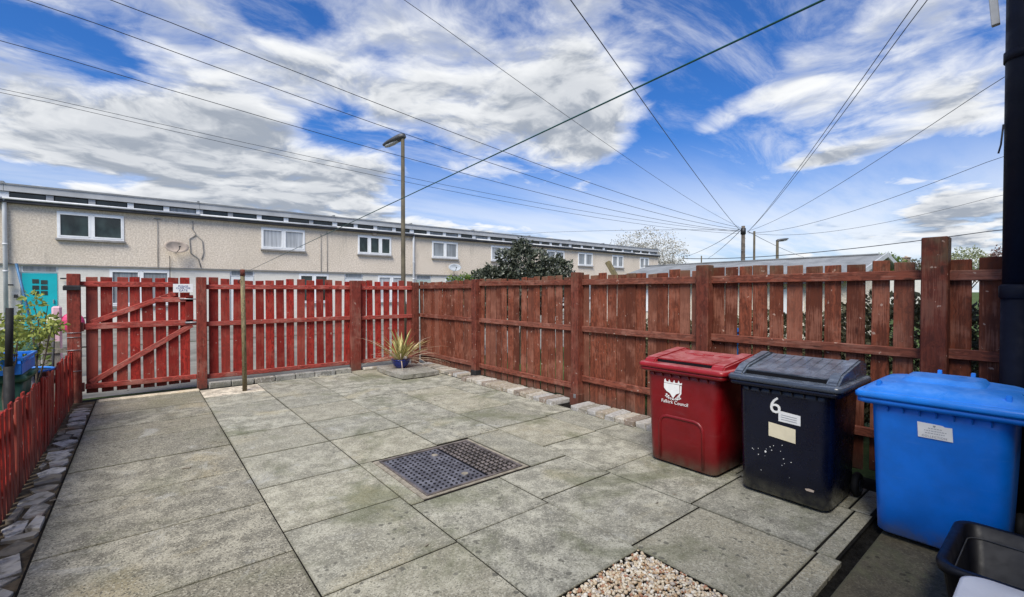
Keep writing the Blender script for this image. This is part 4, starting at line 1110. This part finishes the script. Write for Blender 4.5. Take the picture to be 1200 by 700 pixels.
HS = [
 (-9.7, -3.72, (-8.3, -6.4), 2, 'glassdark', 'terraced house cut off by the left edge, left of the white downpipe', False, -5.2, 'whitedoor', (-8.4, -6.4), 'glassgrey'),
 (-3.72, 2.0, (-2.39, -.50), 2, 'glassdark', 'terraced house with the teal door and rusty satellite dish', True, -3.36, 'teal', (-.95, .95), 'glassgrey'),
 (2.0, 7.72, (4.35, 6.25), 2, 'glassblind', 'terraced house with cracked render at its left and white blinds upstairs', False, 3.1, 'whitedoor', (6.0, 7.4), 'glassdark'),
 (7.72, 12.02, (8.87, 10.73), 3, 'glassdark', 'terraced house with the three-light upper window, left of the lamp column', False, 8.2, 'whitedoor', (10.0, 11.6), 'glassblind'),
 (12.02, 16.3, (13.27, 15.04), 2, 'glassgrey', 'terraced house with a grey dish below the upper window, right of the lamp column', True, 12.3, 'paledoor', (14.2, 15.9), 'glassgrey'),
 (16.3, 21.0, (17.57, 19.4), 2, 'glassblind', 'terraced house whose upper window shows at the left side of the dark bush', False, 20.0, 'whitedoor', (17.2, 19.0), 'glassgrey'),
 (21.0, 25.0, (22.5, 24.3), 2, 'glassgrey', 'terraced house mostly hidden behind the dark bush top', False, 21.3, 'whitedoor', (23.0, 24.6), 'glassgrey'),
 (25.0, 28.9, (25.77, 27.43), 2, 'glassgrey', 'terraced house just right of the dark bush', False, 28.0, 'whitedoor', (26.2, 27.6), 'glassgrey'),
 (28.9, 32.6, (29.84, 31.3), 2, 'glassgrey', 'terraced house behind the leaning grey post', False, 32.0-.4, 'whitedoor', (29.8, 31.2), 'glassgrey'),
 (32.6, 36.4, (33.6, 34.95), 2, 'glassgrey', 'far end house of the terrace, beside the white blossom tree', False, 35.3, 'whitedoor', (33.4, 34.8), 'glassgrey'),
]
for i, a in enumerate(HS): house(i, *a)
def wall_bits():
    def crack(pts, name, m_, r, label, cat='crack'):
        o = MB().tube([(x, TY-.045, z) for x, z in pts], r, 6).build(name, m_); return o
    o = crack([(1.75, 4.72), (1.72, 4.4), (1.86, 4.15), (1.62, 3.95), (1.66, 3.35), (1.92, 3.15), (2.02, 2.75)], 'render_crack', M['crack'], .020, '')
    o.parent = [h for h in bpy.data.objects if h.name == 'terraced_house.001'][0]; o.matrix_parent_inverse = Matrix.Translation(-o.parent.location)
    o2 = crack([(1.86, 4.15), (2.08, 3.9), (2.12, 3.4), (2.04, 3.1)], 'render_crack', M['crack'], .018, ''); o2.parent = o.parent; o2.matrix_parent_inverse = o.matrix_parent_inverse
    for x, zt, hn in ((.55, 4.70, 'terraced_house.001'), (7.0, 4.55, 'terraced_house.002'), (7.3, 4.72, 'terraced_house.002')):
        o = MB().tube([(x, TY-.05, zt), (x, TY-.05, 2.72)], .013, 6).box((x, TY-.05, zt), (.22 if x < 1 else .05, .03, .04)).build('wall_cable', M['crack'])
        o.parent = bpy.data.objects[hn]; o.matrix_parent_inverse = Matrix.Translation(-o.parent.location)
    def dish(x, z, r, m_, label, yaw_, lx):
        d = empty('satellite_dish', (x, TY-.38, z), yaw_); zs = .62; tag(d, label, 'satellite dish')
        vs, fs = [(0, 0, 0)], []; n = 20
        for i in range(1, 5):
            for k in range(n):
                a = 2*math.pi*k/n; q = r*i/4; vs.append((q*math.cos(a)*1.1, -.22*(q/r)**2*r, q*math.sin(a)*zs))
        for k in range(n): fs.append((0, 1+k, 1+(k+1) % n))
        for i in range(3):
            for k in range(n): fs.append((1+i*n+k, 1+(i+1)*n+k, 1+(i+1)*n+(k+1) % n, 1+i*n+(k+1) % n))
        o = pydata('reflector', vs, fs, m_, d, None, True)
        o.rotation_euler = (R_(-12), 0, 0); so_ = o.modifiers.new('s', 'SOLIDIFY'); so_.thickness = .015
        mb = MB(); mb.tube([(0, 0, -r*.6), (.0, -.35, -r*.25), (0, -.36, -.02)], .014, 6); mb.box((0, -.37, 0), (.05, .09, .05), None, .01); mb.build('receiver_arm', M['darkmetal'], d)
        mb = MB(); mb.tube([(0, .02, 0), (0, .12, -.04), (0, .38, -.10)], .022, 8); mb.build('mount', M['galv'], d)
        mb = MB(); mb.tube([(lx, .34, -.35), (lx, .34, -r-.85)], .014, 6); mb.build('dish_cable', M['darkmetal'], d)
    dish(1.14, 3.55, .40, M['rust'], 'rusty brown satellite dish on the pebbledash wall', .3, -.1)
    dish(14.6, 3.15, .36, M['dish'], 'grey satellite dish under the fourth upper window', -.25, .1)
    o = MB().box((9.77, TY-.09, 4.80), (.26, .10, .14), None, .02).build('security_light', M['rust']); tag(o, 'small brown floodlight above the three-light window', 'light')
    # bits on the white brick at the teal door
    o = MB().box((-3.62, TY-.08, 1.95), (.22, .08, .05)).box((-3.46, TY-.02, 1.55), (.09, .09, .12)).build('wall_lamp', M['darkmetal']); tag(o, 'small black wall lamp beside the teal door', 'lamp')
    o = MB().box((-2.22, TY-.06, 2.20), (.20, .08, .05)).build('hanging_bracket', M['darkmetal']); tag(o, 'black bracket on the white brick right of the teal door', 'bracket')
wall_bits()

# ------------------------------------------------------------------ street lamps, poles, wires
def lamp(name, base, h, headvec, label, r=.06, hl=.75):
    o = empty(name, base); tag(o, label, 'street lamp'); 
    MB().tube([(0, 0, -.1), (0, 0, 1.4), (0, 0, 1.45), (0, 0, h)], [r*1.5, r*1.5, r*1.05, r*.8], 14).build('column', M['lamppost'] if r > .055 else M['galv'], o)
    hv = Vector(headvec).normalized(); s = hv.cross(Vector((0, 0, 1))).normalized(); up = s.cross(hv)
    secs = []
    for t, w, hh in ((-.10, .05, .05), (-.06, .085, .075), (.05, .12, .105), (.25, .135, .10), (.7, .12, .075), (.95, .07, .045), (1.0, .02, .015)):
        c = Vector((0, 0, h+.03))+hv*(t*hl); secs.append([tuple(c+s*math.cos(a)*w+up*math.sin(a)*hh*(1 if math.sin(a) > 0 else .75)) for a in [2*math.pi*k/14 for k in range(14)]])
    hd = MB().loft(secs).build('lamp_head', M['lamphead'], o)
    secs = []
    for t, w, hh in ((.22, .07, .02), (.5, .085, .05), (.75, .075, .045), (.9, .04, .02)):
        c = Vector((0, 0, h+.0))+hv*(t*hl)-up*.02; secs.append([tuple(c+s*math.cos(a)*w-up*abs(math.sin(a))*hh-up*.012*math.sin(a)) for a in [2*math.pi*k/12 for k in range(12)]])
    MB().loft(secs).build('lamp_glass', M['greytube'], hd)
p = atk(472, 160, 12.6); lamp('street_lamp', (p.x, p.y, ground_z(p.x, p.y)), p.z-ground_z(p.x, p.y)-.04, (atk(445, 174, 13.0)-atk(471, 162, 12.6)), 'tall street lamp on a weathered column in front of the terrace', .062, .74)
p = atk(911, 283, 30); lamp('street_lamp', (p.x, p.y, 0), p.z, (atk(921, 281, 30)-atk(911, 283, 30)), 'small distant street lamp above the grey roof', .10, .75)
def poles():
    p = atk(871, 265, 30)
    o = empty('telegraph_pole', (p.x, p.y, 0)); tag(o, 'wooden telegraph pole where the overhead wires meet', 'telegraph pole')
    MB().tube([(0, 0, -.1), (0, 0, p.z)], [.15, .11], 12).build('pole', M['telepole'], o)
    MB().tube([(0, 0, p.z-.55), (0, 0, p.z-.15)], .16, 12).build('terminal_box', M['darkmetal'], o)
    mb = MB()
    for k in range(9): mb.box(((-1)**k*.22, 0, 3.0+k*.28), (.16, .04, .03))
    mb.build('step_iron', M['galv'], o)
    p = atk(884, 271, 22); o = MB().tube([(p.x, p.y, 0), p], [.06, .05], 8).build('slim_pole', M['lamppost']); tag(o, 'thin dark pole right of the telegraph pole', 'pole')
    p = atk(822, 300, 30); o = MB().tube([(p.x, p.y, 0), p], [.05, .04], 8).build('slim_pole', M['lamppost']); tag(o, 'short thin grey pole rising above the roof, left of the telegraph pole', 'pole')
    a, b = atk(712, 307, 9.8), atk(736, 350, 9.6); d = (a-b); o = MB().beam(b-d*1.2, a, .12, .10, (0, 0, 1), .006).build('leaning_post', M['polewood']); tag(o, 'leaning grey green timber post behind the brown fence', 'post')
poles()
TP = atk(871, 268, 30)
WR = [
 ((133, 0), 6.2, (868, 267), 30, .35, .0052, 'overhead wire entering top left, uppermost of the three sloping right'),
 ((37, 0), 6.2, (867, 269), 30, .5, .0052, 'overhead wire entering near the top left corner, middle of three'),
 ((0, 46), 7.0, (866, 271), 30, .5, .0052, 'overhead wire entering the left edge high up, lowest single wire'),
 ((0, 103), 8.4, (866, 272), 30, .4, .0042, 'upper wire of the close pair crossing the left edge'),
 ((0, 107), 8.4, (866, 274), 30, .5, .0042, 'lower wire of the close pair crossing the left edge'),
 ((475, 0), 6.0, (866, 266), 30, .25, .0035, 'thin overhead wire entering at the top centre'),
 ((669, 0), 5.2, (867, 270), 30, .15, .0060, 'dark overhead wire crossing over the green washing line'),
 ((1075, 0), 5.2, (876, 272), 30, .2, .0050, 'left wire of the pair entering at top right'),
 ((1086, 0), 5.2, (876, 272), 30, .2, .0050, 'right wire of the pair entering at top right'),
 ((1176, 90), 6.5, (876, 271), 30, .3, .0045, 'overhead wire from the drainpipe edge sloping to the telegraph pole'),
 ((1175, 183), 9, (876, 273), 30, .4, .0050, 'overhead wire meeting the drainpipe at half height'),
 ((1175, 228), 12, (876, 273), 30, .5, .0045, 'faint overhead wire below the others at the drainpipe'),
 ((1175, 269), 16, (800, 303), 40, .35, .0130, 'lowest near-level wire above the right fence'),
 ((600, 274), 26, (866, 270), 30, -.1, .0060, 'faint near-level wire left of the telegraph pole'),
 ((800, 302), 34, (867, 268), 30, .2, .0090, 'short wire dropping left from the telegraph pole'),
 ((830, 303), 34, (868, 270), 30, .1, .0090, 'steep short wire dropping left from the telegraph pole'),
 ((945, 303), 34, (876, 271), 30, .1, .0080, 'thin wire dropping right of the telegraph pole behind the roof'),
]
for (pa, ka, pb, kb, sag, r, lab) in WR:
    a, b = atk(*pa, ka), atk(*pb, kb); d = (a-b); a2 = a+d*.12 if ka < 20 else a; n = 24; pts = []
    for i in range(n+1):
        t = i/n; q = a2.lerp(b, t); tt = (q-a).length/d.length if t*1.12 > .12 else 0
        q.z -= sag*4*tt*(1-tt) if 0 < tt < 1 else 0; pts.append(q)
    w = MB(); w.tube(pts, [r*(1+1.2*(i/n)) for i in range(n+1)], 5); tag(w.build('overhead_wire', M['cable']), lab, 'wire', 'overhead wires')

# ------------------------------------------------------------------ plants and trees beyond the fences
def veg():
    c = atk(612, 330, 11.2)
    tree('dark_shrub', (c.x, c.y, 0), 2.2, [(-.02, 0, 2.2, .60, .60, .68), (-.55, .45, 1.9, .48, .48, .45), (.62, -.5, 2.10, .40, .40, .50), (.25, -.2, 1.7, .80, .7, .6), (-.4, .3, 1.5, .75, .7, .7), (-.95, .75, 1.72, .26, .26, .25), (.0, .0, 2.82, .20, .20, .17)],
         26000, .082, M['darkleaf'], 'dark evergreen bush with grey green leaves showing over the brown fence', 'bush', None, 2, 4, .45, .6, 3)
    c = atk(545, 330, 12.6); tree('green_shrub', (c.x, c.y, 0), 1.6, [(0, 0, 1.75, .5, .5, .45), (-.35, .3, 1.6, .4, .4, .35), (.3, -.2, 2.0, .3, .3, .3)], 2600, .08, M['freshleaf'], 'fresh green shrub left of the dark evergreen bush', 'bush', None, 3, 3)
    c = atk(757, 300, 52); tree('blossom_tree', (c.x, c.y, 0), 6.6, [(0, 0, 6.2, 4.3, 3.6, 2.5), (1.8, -1.6, 5.4, 2.4, 2.4, 2.2), (-2.4, 1.9, 5.4, 2.6, 2.4, 2.0)], 24000, .17, M['blossom'], 'pale blossoming tree behind the far end of the terrace', 'tree', None, 5, 1, .7, .7, 5, .85)
    c = atk(862, 318, 26); tree('twiggy_shrub', (c.x, c.y, 0), 3.0, [(-.6, .2, 3.0, .7, .5, .25)], 900, .10, M['paleleaf'], 'sparse greenish shrub at the foot of the telegraph pole', 'bush', None, 6, 3, .7, .6, 3, .2)
    c = atk(888, 318, 20); tree('red_leaved_tree', (c.x, c.y, 0), 3.3, [], 700, .09, M['redleaf'], 'thin red leaved sapling beside the slim dark pole', 'tree', None, 9, 2, .7, .6, 3, .16)
    c = atk(1036, 300, 44); tree('far_tree', (c.x, c.y, 0), 4.6, [(0, 0, 4.3, 1.5, 1.4, .9)], 2600, .2, M['freshleaf'], 'green tree top behind the gable of the grey roof', 'tree', None, 12, 1)
    c = atk(1133, 300, 40); tree('far_tree', (c.x, c.y, 0), 4.6, [(0, 0, 4.2, 1.6, 1.5, 1.2)], 2600, .18, M['paleleaf'], 'pale green tree top right of the tallest fence post', 'tree', None, 13, 1, .6)
    c = atk(1072, 300, 48); tree('far_tree', (c.x, c.y, 0), 4.2, [(0, 0, 4.1, 1.8, 1.6, .9)], 2000, .2, M['hedge'], 'low dark tree top beside the red chimney', 'tree', None, 14, 1, .6)
    c = atk(1172, 300, 38); tree('far_tree', (c.x, c.y, 0), 4.8, [(0, 0, 4.4, .7, .7, .9)], 900, .16, M['redleaf'], 'small dark red tree top at the edge of the drainpipe', 'tree', None, 15, 1, .6)
    # hedge behind the right fence, seen through its gaps
    rnd = random.Random(2); vs, fs, tn = leaves([(6.9, 1.2, .85, .7, .9, .85), (6.9, 2.6, .7, .7, .9, .75), (6.9, 3.9, .6, .7, .9, .6), (6.9, 5.2, .6, .7, .9, .6), (6.9, 0., .8, .6, .6, .7)], 34000, .075, rnd)
    h = empty('hedge', (0, 0, 0)); tag(h, 'low green brown hedge glimpsed through the gaps of the brown fence', 'hedge')
    pydata('foliage', vs, fs, M['hedge'], h, tn)
    vs, fs, tn = leaves([(6.6, .33, 1.30, .3, .2, .42)], 1500, .06, rnd); h = empty('yellow_shrub', (0, 0, 0)); tag(h, 'yellow green shrub glimpsed through the fence gap by the pipe', 'bush')
    pydata('foliage', vs, fs, M['yellowleaf'], h, tn); MB().tube([(6.6, .33, 0), (6.6, .33, 1.2)], .02, 6).build('stem', M['bark'], h)
    # plants in the neighbouring yard
    c = atY(42, 390, 7.6); tree('sapling', (c.x, c.y, 0), 1.5, [(0, 0, 1.32, .24, .3, .13), (-.03, 0, 1.58, .10, .10, .12), (-.08, .05, 1.10, .2, .2, .10)], 620, .06, M['yellowleaf'], 'young leafy sapling in front of the teal door', 'plant', None, 21, 1, .6, .6, 2, bl=.44, cl=.4, sp=.12)
    c = atY(8, 400, 6.6); tree('leafy_bush', (c.x-.02, c.y, 0), 1.5, [(-.1, 0, 1.30, .24, .26, .20), (-.2, 0, 1.1, .22, .3, .2), (-.35, .1, 1.42, .25, .25, .15)], 900, .06, M['yellowleaf'], 'yellow green bush at the left edge behind the black post', 'bush', None, 23, 1, .6, .6, 2, bl=.36, cl=.4, sp=.12)
    c = atY(47, 415, 8.2); tree('leafy_bush', (c.x-.2, c.y+.9, 0), .7, [(0, 0, .62, .18, .2, .22)], 260, .07, M['freshleaf'], 'small low plant behind the black tub with blue rim', 'plant', None, 24, 2, .6, .6, 1, bl=.26, cl=.35, sp=.22)
veg()
def bungalow():
    o = empty('low_building', (22, 10, 0)); tag(o, 'low grey roofed building with a pale gable beyond the brown fence', 'building')
    y0, y1 = 4.5-10, 15.0-10; zr_ = 3.16
    prof = [(-4.2, 2.14), (0, zr_-.03), (2.0, 2.7), (2.0, 2.62), (0, zr_-.12), (-4.2, 2.05)]
    MB().prism(prof, y0, y1, 'xz').build('roof', M['roofgrey'], o)
    mb = MB(); mb.prism([(-3.9, 0), (-3.9, 2.07), (0, zr_-.13), (1.8, 2.6), (1.8, 0)], y0+.25, y1-.2, 'xz'); mb.build('wall', M['render'], o)
    mb = MB(); mb.beam((-4.25, y0-.02, 2.11), (0, y0-.02, zr_-.05), .05, .17, (0, 0, 1)); mb.beam((0, y0-.022, zr_-.05), (2.05, y0-.022, 2.66), .05, .17); mb.build('bargeboard', M['fascia'], o)
    mb = MB(); mb.box((-4.2, 0, 2.03), (.09, y1-y0, .10)); mb.build('gutter', M['soffit'], o)
    for yy in (-3.5, -.5, 2.5): MB().box((-3.92, yy, 1.3), (.04, 1.0, 1.0), None, .01).build('window', M['upvc'], o)
    mb = MB(); mb.box((0, 0, zr_-.01), (.22, y1-y0, .05)); mb.build('ridge_cap', M['roofgrey'], o)
    c = atk(1062, 303, 60)
    h = empty('far_house', (c.x, c.y, 0)); tag(h, 'distant house with a short red brick chimney above the fence', 'house')
    MB().box((0, 0, 2), (8, 6, 4)).build('wall', M['whitebrick'], h)
    r = MB().prism([(-4.2, 3.95), (0, 5.45), (4.2, 3.95)], -3.1, 3.1, 'xz').build('roof', M['roofgrey'], h)
    ch = MB().box((0, 0, 5.8), (1.0, .7, .85)).box((0, 0, 6.16), (1.15, .85, .10)).build('chimney', M['housebrick'], r)
    MB().tube([(-.25, 0, 6.2), (-.25, 0, 6.4)], .12, 8).tube([(.25, 0, 6.2), (.25, 0, 6.38)], .12, 8).build('chimney_pot', M['rust'], r)
bungalow()

# ------------------------------------------------------------------ neighbour's yard, left
def yard():
    rnd = random.Random(6)
    o = empty('black_post', (-.955, 6.2, 0)); tag(o, 'thick black tube standing upright behind the low picket fence', 'post')
    MB().tube([(0, 0, -.04), (.0, 0, 1.02)], .036, 14).build('lower_sleeve', M['rubber'], o); MB().tube([(0, 0, 1.0), (.012, 0, 1.56)], .027, 14).build('upper_tube', M['rubber'], o)
    o = empty('green_bin', (-1.24, 7.0, 0)); tag(o, 'green wheelie bin standing behind the black post', 'wheelie bin')
    S = lambda w, d, r, z: rrect(0, 0, w, d, r, z, 5)
    MB().loft([S(.5, .5, .06, .02), S(.58, .60, .06, .80)]).build('body', M['greenbin'], o)
    l = MB().loft([S(.64, .66, .05, .80), S(.64, .66, .05, .84), S(.54, .56, .06, .88)]).build('lid', M['greenbin'], o)
    MB().tube([(.34, -.2, .86), (.34, .2, .86)], .018, 8).build('handle_bar', M['greenbin'], o)
    # open green lid leaning up behind
    g = MB().box((0, 0, 0), (.50, .62, .035), None, .01).build('loose_green_lid', M['greenbin'], None, (-1.22, 7.85, 1.03), (R_(8), R_(-14), R_(8))); tag(g, 'flat green plastic lid lying behind the blue crate', 'lid')
    o = empty('blue_crate', (-1.245, 6.98, .885)); tag(o, 'blue plastic crate with slotted rim on top of the green bin', 'crate')
    mb = MB(); w, d, h = .62, .72, .15; t = .012
    for s in (-1, 1):
        mb.box((s*(w/2), 0, h*.35), (t, d, h*.7)); mb.box((0, s*d/2, h*.35), (w, t, h*.7))
        mb.box((s*(w/2+.01), 0, h), (t*2.2, d+.04, .03), None, .004); mb.box((0, s*(d/2+.01), h), (w+.04, t*2.2, .03), None, .004)
        for k in range(9):
            mb.box((s*w/2, -d/2+.04+(d-.08)*k/8, h*.82), (t, .03, h*.3)); mb.box((-w/2+.04+(w-.08)*k/8, s*d/2, h*.82), (.03, t, h*.3))
    mb.box((0, 0, .005), (w, d, .01)); mb.build('crate_walls', M['bluecrate'], o)
    # light grey plastic chair frame
    o = empty('grey_chair', (-1.40, 7.75, 0)); tag(o, 'light grey plastic garden chair frame tipped beside the black tub', 'chair')
    MB().tube([(-.02, 0, .98), (.08, 0, 1.06), (.16, 0, 1.02), (.32, 0, .72), (.42, 0, .55), (.45, 0, .1)], .036, 10).build('arm', M['greytube'], o)
    MB().tube([(-.02, .35, .98), (.08, .35, 1.04), (.16, .35, 1.0), (.32, .35, .70), (.45, .35, .1)], .032, 10).build('arm', M['greytube'], o)
    MB().box((.1, .18, .72), (.42, .40, .03), Matrix.Rotation(.3, 3, 'Y'), .01).build('seat', M['greytube'], o)
    o = empty('round_tub', (-1.17, 8.35, 0)); tag(o, 'black garden tub with a thin blue rim behind the picket fence', 'tub')
    MB().tube([(0, 0, 0), (0, 0, .70)], [.24, .29], 24).build('tub', M['blacktub'], o); MB().tube([(0.285*math.cos(a), .285*math.sin(a), .71) for a in [R_(15*k) for k in range(25)]], .016, 6).build('blue_rim', M['bluecrate'], o)
    p = atY(60, 432, 8.6); q = atY(63, 380, 8.6)
    o = empty('garden_fork', (p.x, p.y, 0)); tag(o, 'black handled garden tool standing in the neighbouring yard', 'garden tool')
    MB().tube([(0, 0, 0), (q.x-p.x, 0, q.z-.02)], .014, 8).build('shaft', M['darkmetal'], o); MB().beam((q.x-p.x-.05, 0, q.z), (q.x-p.x+.05, 0, q.z), .03, .035, (0, 0, 1), .006).build('grip', M['darkmetal'], o)
    # weathered low paling fence and railings beyond
    f = empty('grey_paling_fence', (-1.6, 10.1, 0)); tag(f, 'weathered grey low paling fence left of the gatepost', 'fence')
    bs = boardset(.105, .98, .02, M['oldwood'], 5, 77, .01)
    for k in range(20): link('paling', rnd.choice(bs), f, (.72-k*.125-.15, 0, -.02), (rnd.gauss(0, .015), rnd.gauss(0, .02), 0), (1, 1, rnd.uniform(.94, 1.05)))
    MB().box((-.6, -.03, .78), (2.6, .03, .07)).build('rail', M['oldwood'], f)
    f = empty('iron_railing', (-2.6, 15, 0)); tag(f, 'black iron railing in front of the far gardens', 'railing'); gz = ground_z(0, 15)
    mb = MB(); mb.beam((-2, 0, gz+.95), (1.6, 0, gz+.95), .03, .03); mb.beam((-2, 0, gz+.25), (1.6, 0, gz+.25), .03, .03); mb.build('rail', M['darkmetal'], f)
    for k in range(30): MB().box((-2+k*.12, 0, gz+.5), (.018, .018, 1.05)).build('baluster', M['darkmetal'], f)
    p = atY(75, 372, 12.6)
    o = empty('pink_toy', (p.x, p.y, 0)); tag(o, 'pink and pale pink toy playhouse beside the gatepost', 'toy')
    MB().box((-.10, 0, .7), (.14, .14, 1.45), None, .03).build('panel', M['palepink'], o)
    mb = MB(); bmesh.ops.create_uvsphere(mb.bm, u_segments=14, v_segments=10, radius=.21); bmesh.ops.scale(mb.bm, vec=(.9, .5, 1), verts=mb.bm.verts); mb.build('shell', M['pink'], o, (.12, 0, p.z-.12)); MB().tube([(.12, 0, 0), (.12, 0, p.z-.2)], .02, 8).build('stand', M['palepink'], o)
    p = atY(63, 375, 10.8); mb = MB(); bmesh.ops.create_uvsphere(mb.bm, u_segments=12, v_segments=8, radius=.09); o = mb.build('garden_ornament', M['cream'], None, (p.x, p.y, 1.22)); o.scale = (1.1, .6, .8); tag(o, 'pale yellow plastic disc on a stick beside the gatepost', 'ornament')
    MB().tube([(0, 0, -1.5), (0, 0, -.06)], .012, 6).build('stick', M['darkmetal'], o)
    a, b = atY(19, 309, 11), atY(33, 365, 11); c = atY(46, 425, 11); o = MB().tube([a, b, c, c+Vector((.03, 0, -.6))], .018, 8).build('blue_pole', M['bluepole']); tag(o, 'leaning faded blue metal pole in front of the teal door', 'pole')
    a, b = atY(0, 334, 11.5), atY(24, 309, 11)
    # a rope sagging between sapling and railing
    p0, p1 = atY(45, 403, 9.3), atY(63, 399, 9.3); mid = (p0+p1)/2+Vector((0, 0, -.05)); o = MB().tube([p0, mid, p1], .009, 6).build('rope', M['cable']); tag(o, 'short sagging dark rope above the black tub', 'rope')
    # blue item glimpsed through the right fence
    o = MB().box((0, 0, .62), (.30, .34, 1.10), None, .03).box((0, 0, 1.19), (.34, .38, .06), None, .01).build('blue_garden_bin', M['bluecrate'], None, (6.2, 3.02, 0)); tag(o, 'blue bin glimpsed through the gaps left of the third fence post', 'bin')
yard()
